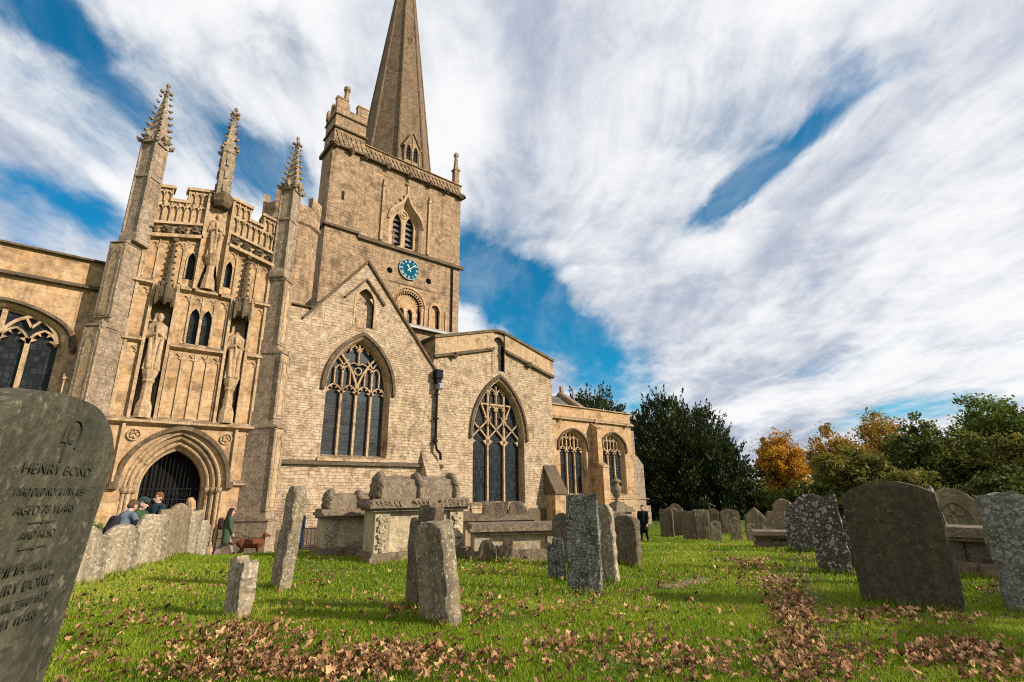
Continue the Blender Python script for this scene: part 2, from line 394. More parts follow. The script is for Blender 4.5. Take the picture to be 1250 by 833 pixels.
def make_window(name,curve_f,half,sill,y,depth,splay,hood,mullions,glass,tracery,cx,stone_m='dress',label=None,stops=True,hood_gap=.1,sillproj=.1):
    """curve_f(d) gives the arch curve widened by d.  returns the hole outline"""
    face=opening(curve_f(0),sill); mid=opening(curve_f(-splay*.55),sill+.06); inn=opening(curve_f(-splay),sill+.12)
    m=M()
    m.loft(face,y,mid,y+depth*.35); m.loft(mid,y+depth*.35,mid,y+depth*.5); m.loft(mid,y+depth*.5,inn,y+depth*.72); m.loft(inn,y+depth*.72,inn,y+depth+.05)
    a,b=face[0],face[-1]
    m.add([(a[0],y,sill),(b[0],y,sill),(b[0],y+depth,sill+.16),(a[0],y+depth,sill+.16)],[(0,1,2,3)])
    if sillproj: m.wedge(a[0]-.12,b[0]+.12,y-sillproj,y+.02,sill-.16,sill-.05,sill+.02)
    w=m.build(name,MT[stone_m],CH)
    if label: w['label']=label
    g=M(); yy=y+depth-.05; o=opening(curve_f(-splay+.04),sill+.05)
    tri=tessellate_polygon([[Vector((p[0],p[1],0)) for p in o]])
    g.add([(p[0],yy,p[1]) for p in o],[tuple(t) for t in tri]); g.build('glass',MT[glass],w)
    t=M(); tracery(t,y+depth-.20,y+depth-.06); t.build('tracery',MT[stone_m],w)
    if hood:
        h=M(); h.band(curve_f(hood_gap),curve_f(hood_gap+.13),y-.11,y+.03); h.band(curve_f(hood_gap-.07),curve_f(hood_gap+.005),y-.04,y+.03)
        if stops:
            for p in (curve_f(hood_gap+.065)[0],curve_f(hood_gap+.065)[-1]): h.blob((p[0],y-.05,p[1]-.08),(.10,.10,.12),8,6)
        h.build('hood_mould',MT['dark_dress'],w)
    return face

# ---------- porch -------------------------------------------------
XC=2.81; YP=22.0
def zg(x): return 11.45-.25*abs(x-XC)
holes=[]
door=opening(arch(XC+.02,1.52,1.74,2.02,12),-1.2); holes.append(door)
lights=[]
for cx in (2.57,2.99): lights.append(opening(arch(cx,.185,8.02,.38,6),6.97))
for cx in (2.15,3.46): lights.append(opening(arch(cx,.15,10.28,.36,6),9.48))
holes+=lights
niches=[opening(arch(1.51,.33,8.3,.5,6),4.12),opening(arch(4.12,.33,8.3,.5,6),4.12),opening(arch(XC,.36,12.2,.5,6),9.2)]
holes+=niches
m=M()
wall_out=[(.3,-1.0),(5.35,-1.0),(5.35,zg(5.35)),(XC,zg(XC)),(.3,zg(.3))]
# the door reaches the wall's foot: cut it out of the outline instead of a hole
dcut=[p for p in door[::-1]]
wall_out=[(.3,-1.0),(XC+.02-1.52,-1.0)]+arch(XC+.02,1.52,1.74,2.02,12)+[(XC+.02+1.52,-1.0),(5.35,-1.0),(5.35,zg(5.35)),(XC,zg(XC)),(.3,zg(.3))]
m.prism(wall_out,YP,YP+.5,[h for h in holes[1:]])
m.box(.3,.8,YP+.5,28.3,-1,11); m.box(4.85,5.35,YP+.5,28.3,-1,11)           # side walls
m.prism([(.3,10.6),(5.35,10.6),(XC,11.3)],YP+.52,28.3)                       # low roof
m.box(.8,4.85,24.6,24.9,-1,10.6)
porch=m.build('porch',MT['ashlar'],CH)
# niche backs
for n in niches:
    m=M(); d=.42; m.loft(n,YP+.02,n,YP+d)
    tri=tessellate_polygon([[Vector((p[0],p[1],0)) for p in n]]); m.add([(p[0],YP+d,p[1]) for p in n],[tuple(t) for t in tri])
    x0,x1=n[0][0],n[-1][0]; m.box(x0,x1,YP,YP+d,n[0][1]-.02,n[0][1])
    m.build('niche',MT['dress'],porch)
# door orders
m=M(); cxd=XC+.02
orders=[(1.52,2.02,22.0),(1.44,1.95,22.10),(1.40,1.9,22.10),(1.34,1.84,22.22),(1.22,1.70,22.22),(1.16,1.64,22.36),(1.06,1.5,22.36),(1.0,1.42,22.52),(.95,1.34,22.56),(.95,1.34,22.95)]
for (h0,r0,y0),(h1,r1,y1) in zip(orders,orders[1:]):
    m.loft(opening(arch(cxd,h0,1.74,r0,12),-1),y0,opening(arch(cxd,h1,1.74,r1,12),-1),y1)
for h0,r0,y0,rr in ((1.42,1.93,22.06,.05),(1.28,1.77,22.2,.06),(1.11,1.57,22.34,.06)):   # rolls
    m.tube([(p[0],y0,p[1]) for p in opening(arch(cxd,h0,1.74,r0,12),-1)],rr,6)
for sgn in (-1,1):                                                           # capitals
    for h0,y0 in ((1.42,22.05),(1.28,22.17),(1.11,22.3)): m.ring(cxd+sgn*h0,y0,[(.07,1.58),(.12,1.66),(.13,1.74),(.10,1.77)],8)
    for h0,y0 in ((1.42,22.05),(1.28,22.17),(1.11,22.3)): m.ring(cxd+sgn*h0,y0,[(.13,-.75),(.13,-.35),(.07,-.25)],8)
m.build('doorway',MT['dress'],porch)
m=M(); m.band(arch(cxd,1.60,1.9,1.86,12),arch(cxd,1.74,1.9,2.02,12),21.86,22.02)
for sgn in (-1,1): m.box(cxd+sgn*1.72-.12,cxd+sgn*1.72+.12,21.83,22.02,1.72,1.96)
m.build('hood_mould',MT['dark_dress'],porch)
# near-black leaf painted as the porch's dark interior, and iron gate
m=M(); o=opening(arch(cxd,.97,1.74,1.36,12),-1); m.prism(o,23.3,23.36)
for k in range(8):
    x=cxd-.9+k*.257; m.box(x-.012,x+.012,23.27,23.3,-.9,2.6)
m.build('doorway_backing',MT['doordark'],porch)
m=M()
for k in range(15):
    x=cxd-.91+k*.13; top=1.74+1.3*math.sqrt(max(0,1-(abs(x-cxd)/.97)**1.55)); m.box(x-.012,x+.012,22.86,22.885,-.62,top)
for z in (-.5,.9,1.35,1.72): m.box(cxd-.95,cxd+.95,22.85,22.895,z-.02,z+.02)
for k in range(7): m.bar(circ(cxd-.75+k*.25,1.53,.085,12)+[(cxd-.75+k*.25+.085,1.53)],.018,22.86,22.88)
for k in range(14): m.prism([(cxd-.875+k*.13,1.0),(cxd-.845+k*.13,.92),(cxd-.86+k*.13,.72),(cxd-.89+k*.13,.92)],22.855,22.89)
m.build('iron_gate',MT['iron'],porch)
# ribs, ledges, blind tracery
m=M()
def rib(x,z0,z1,w=.09,y=21.88): m.box(x-w/2,x+w/2,y,22.01,z0,z1)
for x in (1.13,1.89,3.74,4.49): rib(x,4.02,9.1,.1,21.85)
for x in (2.36,3.26): rib(x,9.1,zg(x)+1.9,.1,21.78)
for x in (.62,5.0): rib(x,4.0,zg(x)-.1,.09,21.9)
for x in (1.07,4.56): rib(x,1.95,3.95,.09,21.88)
def ledge(x0,x1,z,h=.13,pr=.2): 
    m.add([(x0,22.01-pr,z),(x1,22.01-pr,z),(x1,22.01,z-.09),(x0,22.01,z-.09),(x0,22.01-pr,z+h*.5),(x1,22.01-pr,z+h*.5),(x1,22.01,z+h+.1),(x0,22.01,z+h+.1)],[(0,3,2,1),(4,5,6,7),(0,1,5,4),(1,2,6,5),(2,3,7,6),(3,0,4,7)])
ledge(.35,5.3,3.94,.14,.24)
ledge(.45,1.07,9.0); ledge(1.95,2.3,9.0); ledge(2.42,3.2,9.02); ledge(3.32,3.68,9.0); ledge(4.55,5.15,9.0)
ledge(1.94,3.69,6.74,.12,.2); ledge(.5,1.08,6.82,.12,.18); ledge(4.54,5.2,6.78,.12,.18)
def blind(x0,x1,z0,z1,y=21.945,hood=True):
    c=(x0+x1)/2; hw=(x1-x0)/2
    m.box(x0-.025,x0+.025,y,22.01,z0,z1); m.box(x1-.021,x1+.021,y-.004,22.008,z0+.003,z1-.004)
    h=min(hw*1.5,(z1-z0)*.4)
    m.bar(arch(c,hw-.012,z1-h-.05,h,5),.045,y+.006+.002*(int(c*50)%3),22.009)
    for sg in (-1,1):
        px=c+sg*hw*.72; pz=z1-.05-h*.62
        m.prism([(px+sg*hw*.2,pz+h*.2),(px-sg*hw*.45,pz+h*.02),(px+sg*hw*.2,pz-h*.2)],y+.02,22.01)
        m.prism([(c+sg*hw*.9,z1-.03),(c+sg*hw*.35,z1-.03),(c+sg*hw*.8,z1-h*.45)],y+.03,22.01)
for k in range(4): blind(2.0+k*.41,2.0+(k+1)*.41,4.15,6.6)
for a,b in ((.66,1.06),(4.57,4.98)):
    blind(a,b,4.1,6.65); blind(a,b,7.05,8.9)
blind(4.64,5.2,2.05,3.8); ledge(4.5,5.25,1.84,.1,.16)
blind(1.97,2.36,7.05,8.88); blind(3.2,3.64,7.05,8.88)
for c in (2.57,2.99): blind(c-.19,c+.19,6.95,8.88,21.955)
for a,b in ((.7,1.05),(1.05,1.45),(1.45,1.85),(1.9,2.34),(3.28,3.7),(3.7,4.1),(4.1,4.5),(4.5,4.95)): blind(a,b,9.25,zg((a+b)/2)-.22,21.95)
# carved roundels in the spandrels
for cx in (1.4,4.24):
    m.bar(circ(cx,3.52,.19,14)+[(cx+.19,3.52)],.04,21.93,22.01)
    for k in range(5): a=k*1.257; m.blob((cx+.09*math.cos(a),21.98,3.52+.09*math.sin(a)),(.055,.05,.055),6,5)
m.build('blind_tracery',MT['dress'],porch)
# plinth
for a,b in ((.2,cxd-1.56),(cxd+1.56,5.5)):
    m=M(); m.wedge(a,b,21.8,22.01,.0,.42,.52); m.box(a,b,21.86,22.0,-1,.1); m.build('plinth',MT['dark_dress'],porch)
# parapet
m=M()
xs=[.45,1.16,1.16,1.66,1.66,2.42,3.2,3.97,3.97,4.46,4.46,5.17]; hs=[2.02,2.02,1.44,1.44,2.02,2.02,2.02,2.02,1.44,1.44,2.02,2.02]
top_=[(x,zg(x)+h) for x,h in zip(xs,hs)]
m.prism([(.45,zg(.45)),(XC,zg(XC)),(5.17,zg(5.17))]+top_[::-1],21.97,22.35)
for i in range(0,len(xs)-1,2):                                                # copings
    a,b=top_[i],top_[i+1]; m.bar([(a[0]-.06,a[1]+.05),(b[0]+.06,b[1]+.05)],.12,21.87,22.42)
for sg in (-1,1): m.bar([(XC+sg*.45,zg(XC+.45)-.05),(XC+sg*2.4,zg(XC+2.4)-.05)],.13,21.78,22.0); 
for sg in (-1,1): m.bar([(XC+sg*.45,zg(XC+.45)+.5),(XC+sg*2.4,zg(XC+2.4)+.5)],.10,21.82,22.0)
for sg in (-1,1):
    for k in range(8):                                                        # arcade under the battlements
        x0=XC+sg*(.47+k*.232); x1=XC+sg*(.47+(k+1)*.232); a,b=min(x0,x1),max(x0,x1); c=(a+b)/2; zz=zg(c)
        m.box(a-.025,a+.025,21.88,21.98,zz+.5,zz+1.36); m.bar(arch(c,.10,zz+1.12,.16,4),.05,21.88,21.98)
    for lo,hi in ((.45,1.13),(1.68,2.34)):
        for k in range(4):
            x=XC+sg*(lo+(hi-lo)*k/3); m.box(x-.025,x+.025,21.89,21.98,zg(x)+1.44,zg(x)+1.95)
        for k in range(3):
            x=XC+sg*(lo+(hi-lo)*(k+.5)/3); m.bar(arch(x,.09,zg(x)+1.74,.15,4),.05,21.89,21.98)
m.build('parapet',MT['dress'],porch)
for sg in (-1,1):                                                             # carved bosses in the frieze
    for k in range(4):
        m=M(); x=XC+sg*(.68+k*.47); z=zg(x)+.22
        m.blob((x,21.9,z),(.17,.13,.15),9,6,.9)
        for q in range(4): m.blob((x+.15*math.cos(q*1.57+.7),21.86,z+.12*math.sin(q*1.57+.7)),(.07,.07,.06),6,4)
        m.build('frieze_boss',MT['dark_dress'],porch)
# lights of the porch
for c,l in zip((2.57,2.99,2.15,3.46),lights):
    g=M(); tri=tessellate_polygon([[Vector((p[0],p[1],0)) for p in l]]); g.add([(p[0],22.16,p[1]) for p in l],[tuple(t) for t in tri])
    g.loft(l,22.0,l,22.2)
    w=M(); w.loft(l,22.005,l,22.2); w.bar(l,.05,21.96,22.01); wo=w.build('porch_window',MT['dress'],CH)
    g=M(); g.add([(p[0],22.16,p[1]) for p in l],[tuple(t) for t in tri]); g.build('glass',MT['glass'],wo)
# pinnacles
def spirelet(m,cx,cy,z0,r,h,n=4,rot=math.pi/4,nc=8,T=.5):
    m.ring(cx,cy,[(r*1.25,z0-.1),(r*1.25,z0+.05),(r*.95,z0+.1),(.05,z0+h*.84),(.05,z0+h)],n,rot)
    for k in range(nc):
        t=(k+.4)/nc*.84; rr=r*.95*(1-t)+.05*t+.045; z=z0+.1+t*h*.98; sz=.05+.042*(1-t)*r/.36
        for q in range(n):
            a=rot+2*math.pi*q/n; m.blob((cx+rr*math.cos(a),cy+rr*math.sin(a),z),(sz,sz,sz*.8),6,4,.5)
            m.blob((cx+(rr+sz*.9)*math.cos(a),cy+(rr+sz*.9)*math.sin(a),z+sz*.5),(sz*.6,sz*.6,sz*.5),5,4,.5)
    zt=z0+h*.88
    for q in range(4):
        a=rot+math.pi/4*0+math.pi/2*q; m.blob((cx+.15*math.cos(a),cy+.15*math.sin(a),zt),(.09,.09,.075),6,4,.4)
    m.blob((cx,cy,z0+h),(.085,.085,.11),7,5,.3); m.blob((cx,cy,zt-.18),(.1,.1,.05),7,4,.3)
def outer_pinnacle(cx,cy,label):
    m=M(); m.ring(cx,cy,[(.47,10.3),(.47,10.55),(.40,10.75),(.39,14.5)],4,0)
    for q in range(4): a=q*math.pi/2; m.ring(cx+.39*math.cos(a),cy+.39*math.sin(a),[(.055,10.7),(.05,14.5)],6)
    m.ring(cx,cy,[(.45,13.0),(.45,13.1)],4,0)
    for q in range(4):                                                        # gablets at the foot of the spirelet
        a=math.pi/4+q*math.pi/2
        m.blob((cx+.36*math.cos(a),cy+.36*math.sin(a),14.75),(.16,.16,.2),7,5,.7)
        a=q*math.pi/2; m.blob((cx+.5*math.cos(a),cy+.5*math.sin(a),14.6),(.1,.1,.09),6,5,.5); m.blob((cx+.58*math.cos(a),cy+.58*math.sin(a),14.68),(.06,.06,.06),6,4,.5)
    spirelet(m,cx,cy,14.6,.38,2.8,4,0)
    o=m.build('pinnacle',MT['grey'],porch); o['label']=label
outer_pinnacle(.29,21.85,'tall lichen covered corner pinnacle at the left end of the porch')
outer_pinnacle(5.41,21.85,'corner pinnacle nearest the tower')
m=M(); cx,cy=XC-.05,21.82
m.ring(cx,cy,[(.33,13.2),(.33,15.25),(.38,15.3),(.38,15.4)],4,math.pi/4)
for q in range(4):
    a=q*math.pi/2
    for k in range(3):
        ca=Vector((math.cos(a),math.sin(a))); m.box(cx+ca.x*.24-.05,cx+ca.x*.24+.05,cy+ca.y*.24-.05,cy+ca.y*.24+.05,13.4+k*.6,13.75+k*.6)
    m.blob((cx+.4*math.cos(a+.785),cy+.4*math.sin(a+.785),15.4),(.09,.09,.08),6,4,.5)
spirelet(m,cx,cy,15.35,.3,2.2,4,math.pi/4,5)
m.build('pinnacle',MT['grey'],porch)
# niche canopies
for cx in (1.51,4.12):
    m=M(); m.ring(cx,21.86,[(.24,8.35),(.32,8.5),(.32,8.8),(.16,9.02),(.10,9.2),(.07,10.4),(.02,10.95)],6,math.pi/6)
    for q in range(6):
        a=math.pi/6+q*math.pi/3; m.ring(cx+.31*math.cos(a),21.86+.31*math.sin(a),[(.015,8.18),(.06,8.3),(.05,8.75),(.055,8.82),(.01,9.12)],5); m.blob((cx+.2*math.cos(a),21.86+.2*math.sin(a),9.06),(.045,.045,.10),6,4,.5)
    for k in range(7): 
        for sg in (-1,1): m.blob((cx+sg*.12*(1-k*.08),21.84,9.25+k*.24),(.05,.07,.045),6,4,.6)
    m.blob((cx,21.84,10.9),(.12,.1,.08),6,4,.5); m.build('niche_canopy',MT['dark_dress'],porch)
m=M(); m.ring(XC,21.84,[(.30,12.75),(.40,12.95),(.40,13.25),(.3,13.4)],6,math.pi/6)
m.build('niche_canopy',MT['dark_dress'],porch)
for cx in (1.51,4.12): m=M(); m.ring(cx,22.0,[(.27,4.1),(.26,4.5),(.17,4.75),(.15,5.3),(.2,5.4),(.18,5.46),(.25,5.66),(.27,5.8)],8,math.pi/8); m.build('pedestal',MT['dress'],porch)
m=M(); m.ring(XC,21.98,[(.26,9.2),(.22,9.6),(.15,9.8),(.14,10.2),(.2,10.3),(.27,10.5),(.28,10.62)],8,math.pi/8)
m.build('pedestal',MT['dress'],porch)
def buttress(corner,ang,label=None):
    m=M(); m.T=Matrix.Translation((corner[0],corner[1],0))@Matrix.Rotation(ang,4,'Z')
    st=[(-1.2,.55,1.12,.33),(.55,4.0,1.0,.30),(4.0,7.0,.86,.29),(7.0,10.2,.64,.28)]
    for i,(z0,z1,p,w) in enumerate(st):
        nxt=st[i+1][2] if i<3 else .45
        m.box(-w,w,-p,.3,z0,z1); m.wedge(-w-.03,w+.03,-p-.06,.25,z1-.02,z1+.02,z1+(p+.3)*.55+.02) if i else m.wedge(-w-.03,w+.03,-p-.04,.25,z1,z1+.03,z1+.4)
    for i,(z0,z1,p,w) in enumerate(st[1:]):
        for sx in (-1,1):
            m.ring(sx*w,-p,[(.05,z0+.35),(.05,z1-.05)],6); m.box(sx*w*.62-.03,sx*w*.62+.03,-p-.05,-p,z0+.45,z1-.2)
        m.bar(arch(0,w*.62,z1-.75,.45,5),.05,-p-.05,-p); m.box(-w*.62,w*.62,-p-.05,-p,z0+.42,z0+.5)
    for z in (1.7,4.0,7.0):
        p=[q[2] for q in st if q[0]<=z-.1][-1]; m.blob((.3,-p,z),(.1,.1,.18),7,5,.5)
    o=m.build('buttress',MT['grey'],porch)
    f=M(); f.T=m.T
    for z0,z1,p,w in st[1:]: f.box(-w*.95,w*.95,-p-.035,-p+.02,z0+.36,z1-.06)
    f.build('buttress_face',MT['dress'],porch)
    if label: o['label']=label
buttress((.32,22.1),-math.pi/4)
buttress((5.26,22.1),math.pi/4)

# ---------- chapel wing to the left of the porch -------------------
yw=22.5
cxw=-2.6; hw=1.72
cf=lambda d: arch4(cxw,hw+d,6.35,1.2+d*.7)
cf2=lambda d: arch4(cxw-6.2,hw+d,6.35,1.2+d*.7)
def tr_wing(c):
    def f(t,y0,y1):
        for k in (-1,0,1): t.bar([(c+k*.72,3),(c+k*.72,6.55 if k else 7.4)],.13,y0,y1)
        for k in range(4):
            x0=c-1.44+k*.72; light_head(t,x0,x0+.72,6.85,y0,y1,.5,.07)
        for k in (-1,1):
            t.bar(arch(c+k*.72,.72,6.35,.95,8),.10,y0+.01,y1-.01)
            t.bar([(c+k*.72,6.9),(c+k*.55,7.2)],.07,y0,y1); t.bar([(c+k*.72,6.9),(c+k*.9,7.15)],.07,y0,y1)
    return f
h1=make_window('window',cf,hw,3.0,yw,.36,.24,True,None,'glass',tr_wing(cxw),cxw)
h2=make_window('window',cf2,hw,3.0,yw,.5,.26,True,None,'glass',tr_wing(cxw-6.2),cxw-6.2)
m=M(); m.prism([(-14,-1.2),(.3,-1.2),(.3,9.6),(-14,9.6)],yw,yw+.5,[h1,h2]); m.box(-14,-13.5,yw+.5,30,-1.2,9.2); m.box(-13.5,.3,yw+.6,30,8.2,8.5); m.box(-13.5,.3,yw+.6,yw+.9,0,9)
wing=m.build('chapel_wing',MT['ashlar'],CH)
m=M(); m.wedge(-14.1,.2,yw-.14,yw+.6,9.55,9.62,9.8); m.build('coping',MT['dark_dress'],wing)
for a in ((yw-.2,8.5,8.55,8.68),(yw-.16,2.45,2.5,2.65)): m=M(); m.wedge(-14.1,.2,a[0],yw+.01,*a[1:]); m.build('string_course',MT['dark_dress'],wing)
m=M(); m.box(-.75,-.2,yw-.55,yw+.01,-1,5.2); m.wedge(-.78,-.17,yw-.58,yw,5.18,5.25,5.95); m.box(-.62,-.3,yw-.12,yw+.01,5.2,8.4)
m.build('buttress',MT['dress'],wing)

# ---------- stair turret behind the porch --------------------------
m=M(); tx,ty=6.42,25.3
m.ring(tx,ty,[(1.40,-1),(1.40,14.25),(1.52,14.35),(1.52,14.5),(1.42,14.6),(1.42,15.35)],10,.1)
for k in range(10):
    if k%2==0:
        a0=.1+2*math.pi*k/10; a1=.1+2*math.pi*(k+1)/10
        p=[(tx+r*math.cos(a),ty+r*math.sin(a)) for r,a in ((1.44,a0),(1.44,a1),(1.14,a1),(1.14,a0))]
        m.add([(x,y,15.3) for x,y in p]+[(x,y,15.95) for x,y in p],[(0,3,2,1),(4,5,6,7),(0,1,5,4),(1,2,6,5),(2,3,7,6),(3,0,4,7)])
m.build('stair_turret',MT['tower'],CH)

# ---------- south transept -----------------------------------------
YT=22.05
cx=9.38
tf=lambda d: arch(cx,1.52+d,6.02,2.42+d*1.3,14)
def tr_trans(t,y0,y1):
    w=2.84/4; x0=cx-1.42
    for k in (1,2,3): t.bar([(x0+k*w,3),(x0+k*w,6.02)],.10,y0,y1)
    for k in range(4): light_head(t,x0+k*w,x0+(k+1)*w,6.22,y0,y1,.42,.06)
    base=arch(cx,1.42,6.02,2.3,14)
    lr=[(x+1.42,z) for x,z in base[:15]]; rr=[(x-1.42,z) for x,z in base[14:]][::-1]
    lr=[p for p in lr if p[0]<=cx+.82]; rr=[p for p in rr if p[0]>=cx-.82]
    # the big Y of the central mullion
    t.bar([(cx,6.0),(cx+.06,6.35),(cx+.26,6.85),(cx+.55,7.3),(cx+.88,7.68)],.085,y0-.01,y1)
    t.bar([(cx,6.0),(cx-.06,6.35),(cx-.26,6.85),(cx-.55,7.3),(cx-.88,7.68)],.085,y0-.01,y1)
    for sg in (-1,1):
        mx=cx+sg*w
        t.bar([(mx,6.0),(mx,7.15)],.075,y0,y1)
        t.bar([(mx,7.1),(mx+.13,7.32),(mx+.24,7.42)],.06,y0,y1); t.bar([(mx,7.1),(mx-.13,7.32),(mx-.24,7.42)],.06,y0,y1)
        for q in (-.36,.36): t.bar([(mx+q,6.2),(mx+q,7.0 if q*sg>0 else 6.9)],.05,y0,y1)
        for q in (-.18,.18): light_head(t,mx+q-.17,mx+q+.17,7.12,y0,y1,.24,.045)
        light_head(t,cx+sg*.24-.22,cx+sg*.24+.22,8.12,y0,y1,.32,.045)
    t.bar([(cx,7.2),(cx,8.4)],.07,y0,y1)
    t.bar(circ(cx,6.92,.17,10)+[(cx+.17,6.92)],.05,y0,y1)
    t.bar([(cx-.45,7.2),(cx-.2,7.3),(cx,7.2),(cx+.2,7.3),(cx+.45,7.2)],.05,y0,y1)
h=make_window('window',tf,1.52,2.98,YT,.5,.12,True,None,'stained',tr_trans,cx,label=None)
nich=opening(arch(9.35,.50,10.25,.72,6),8.98)
slit=[(6.10,6.6),(6.24,6.6),(6.24,7.15),(6.10,7.15)]
m=M()
m.prism([(5.4,-1.2),(13.34,-1.2),(13.34,7.42),(9.34,12.25),(6.78,9.05),(6.78,9.42),(5.4,9.42)],YT,YT+.55,[h,nich,slit])
m.prism([(6.7,-1.2),(13.3,-1.2),(13.3,7.3),(9.34,12.05),(6.7,8.8)],YT+.58,28.2)
m.box(5.4,6.7,YT+.56,26,-1.2,9.3)
m.loft(nich,YT,nich,YT+.30); tri=tessellate_polygon([[Vector((p[0],p[1],0)) for p in nich]]); m.add([(p[0],YT+.30,p[1]) for p in nich],[tuple(t) for t in tri])
m.add([(p[0],YT+.3,p[1]) for p in slit],[(0,1,2,3)])
tr=m.build('transept',MT['rubble'],CH)
m=M()   # gable copings, the niche's hood, string and plinth
m.bar([(6.55,8.85),(9.34,12.36)],.11,YT-.10,YT+.7); m.bar([(9.34,12.36),(13.46,7.34)],.11,YT-.10,YT+.7)
tc_=m.build('gable_coping',MT['dark_dress'],tr)
m=M(); m.wedge(5.35,6.95,YT-.12,YT+.6,9.38,9.44,9.6); m.build('coping',MT['dark_dress'],tr)
m=M(); m.bar([(8.35,10.27),(9.34,11.42),(10.35,10.27)],.11,YT-.10,YT+.02)
m.build('niche_hood',MT['dark_dress'],tr)
m=M(); m.wedge(5.5,13.9,YT-.16,YT+.01,2.66,2.72,2.86); m.build('string_course',MT['dark_dress'],tr)
m=M(); m.wedge(5.5,13.3,YT-.14,YT+.01,-.6,.0,.14); m.build('plinth',MT['dark_dress'],tr)
m=M()   # trefoil cusps and the broken figure's stump in the niche
for sg in (-1,1): m.prism([(9.35+sg*.50,10.62),(9.35+sg*.22,10.45),(9.35+sg*.50,10.2)],YT+.05,YT+.15)
m.ring(9.1,YT+.2,[(.2,8.98),(.16,9.3),(.1,9.42)],8)
m.bar(nich,.09,YT-.02,YT+.03)
m.build('niche_frame',MT['dress'],tr)
# roof of the transept
m=M(); m.bar([(6.6,8.72),(9.34,12.15)],.12,YT+.6,28.1); m.bar([(9.34,12.15),(13.3,7.38)],.12,YT+.6,28.1); m.build('roof',MT['tile'],tr)
m=M(); m.box(12.72,13.46,YT-.62,YT+.01,-1.2,2.12); m.wedge(12.68,13.50,YT-.66,YT+.01,2.1,2.16,3.45); m.build('buttress',MT['rubble'],tr)

# ---------- chapel to the right of it ------------------------------
YC=22.0
cc=17.46
kf=lambda d: arch(cc,1.76+d,4.35,3.12+d*1.45,16)
def tr_chap(t,y0,y1):
    w=1.12; x0=cc-1.68
    for k in (1,2): t.bar([(x0+k*w,.8),(x0+k*w,6.9)],.10,y0,y1)
    for k in range(3):
        a=x0+k*w; c=a+w/2
        t.bar([(a+.02,4.05),(a+.12,4.35),(c,4.75),(a+w-.16,5.1)],.07,y0,y1); t.bar([(a+w-.02,4.05),(a+w-.12,4.35),(c,4.75),(a+.16,5.1)],.07,y0,y1)
        t.bar([(a+.16,5.1),(a+.1,5.3),(a+.22,5.45)],.055,y0,y1); t.bar([(a+w-.16,5.1),(a+w-.1,5.3),(a+w-.22,5.45)],.055,y0,y1)
        for sg in (-1,1): t.prism([(c+sg*.46,4.2),(c+sg*.24,4.12),(c+sg*.46,3.9)],y0+.02,y1)
    t.bar([(cc-1.05,6.12),(cc+1.05,6.12)],.085,y0-.01,y1)
    for sg in (-1,1): t.bar([(cc+sg*.56,4.9),(cc+sg*.72,5.5),(cc+sg*1.02,6.12)],.08,y0,y1)
    t.bar([(cc,4.95),(cc,7.2)],.065,y0,y1)
    for q in (-.28,.28): light_head(t,cc+q-.26,cc+q+.26,6.08,y0,y1,.36,.05); light_head(t,cc+q-.26,cc+q+.26,7.0,y0,y1,.36,.05)
h=make_window('window',kf,1.76,.86,YC,.5,.07,True,None,'glass',tr_chap,cc,hood_gap=.12)
nich=[(17.0,8.0),(17.82,8.0)]+[(17.82,9.5)]+arch(17.41,.41,9.5,.5,5)[::-1][1:]
def zc(x): return 10.32-.275*abs(x-17.4)
m=M()
m.prism([(13.34,-1.4),(21.5,-1.4),(21.5,zc(21.5)),(17.7,zc(17.7)),(17.1,zc(17.7)),(13.34,zc(13.34))],YC,YC+.55,[h,nich])
m.box(20.95,21.5,YC+.56,28,-1.4,8.9); m.box(13.34,13.9,YC+.56,28,6.5,8.7)
m.loft(nich,YC,nich,YC+.28,True); tri=tessellate_polygon([[Vector((p[0],p[1],0)) for p in nich]]); m.add([(p[0],YC+.28,p[1]) for p in nich],[tuple(t) for t in tri])
m.box(13.5,20.95,YC+.6,28,8.0,8.3); m.box(13.5,20.95,YC+.56,YC+.8,0,8.2)
chp=m.build('side_chapel',MT['rubble'],CH)
m=M()
m.prism([(13.2,zc(13.2)-1.0),(17.0,zc(17.0)-1.0),(17.0,zc(17.0)+.02),(13.2,zc(13.2)+.02)],YC-.09,YC+.02)     # parapet bands, proud of the wall
m.prism([(17.82,zc(17.82)-1.0),(21.58,zc(21.58)-1.0),(21.58,zc(21.58)+.02),(17.82,zc(17.82)+.02)],YC-.09,YC+.02)
m.box(13.2,13.36,YC+.02,28,7.5,zc(13.2)); 
m.bar([(16.97,7.98),(16.97,9.9)],.08,YC-.05,YC+.03); m.bar([(17.85,7.98),(17.85,9.9)],.08,YC-.05,YC+.03)
m.build('parapet',MT['dress'],chp)
m=M()
m.bar([(13.1,zc(13.1)+.06),(17.1,zc(17.1)+.06),(17.7,zc(17.7)+.06),(21.65,zc(21.65)+.06)],.15,YC-.17,YC+.65)
m.box(13.08,13.4,YC+.66,28,zc(13.2)-.05,zc(13.2)+.12); m.build('coping',MT['dark_dress'],chp)
m=M(); m.bar([(13.15,zc(13.2)-1.0),(17.02,zc(17.0)-1.0)],.15,YC-.18,YC+.01); m.bar([(17.8,zc(17.82)-1.0),(21.62,zc(21.58)-1.0)],.15,YC-.18,YC+.01)
for x in (14.35,19.6): m.blob((x,YC-.16,zc(x)-1.1),(.2,.16,.16),8,6,.8)
m.build('string_course',MT['dark_dress'],chp)
m=M(); m.wedge(13.5,21.6,YC-.12,YC+.01,-.3,.45,.62)
m.build('plinth',MT['dark_dress'],chp)
m=M(); m.box(20.68,21.55,YC-.85,YC+.01,-1.4,1.36); m.build('buttress',MT['ashlar'],chp)
m=M(); m.wedge(20.62,21.61,YC-.92,YC+.01,1.33,1.45,2.95); m.build('buttress_cap',MT['dark_dress'],chp)
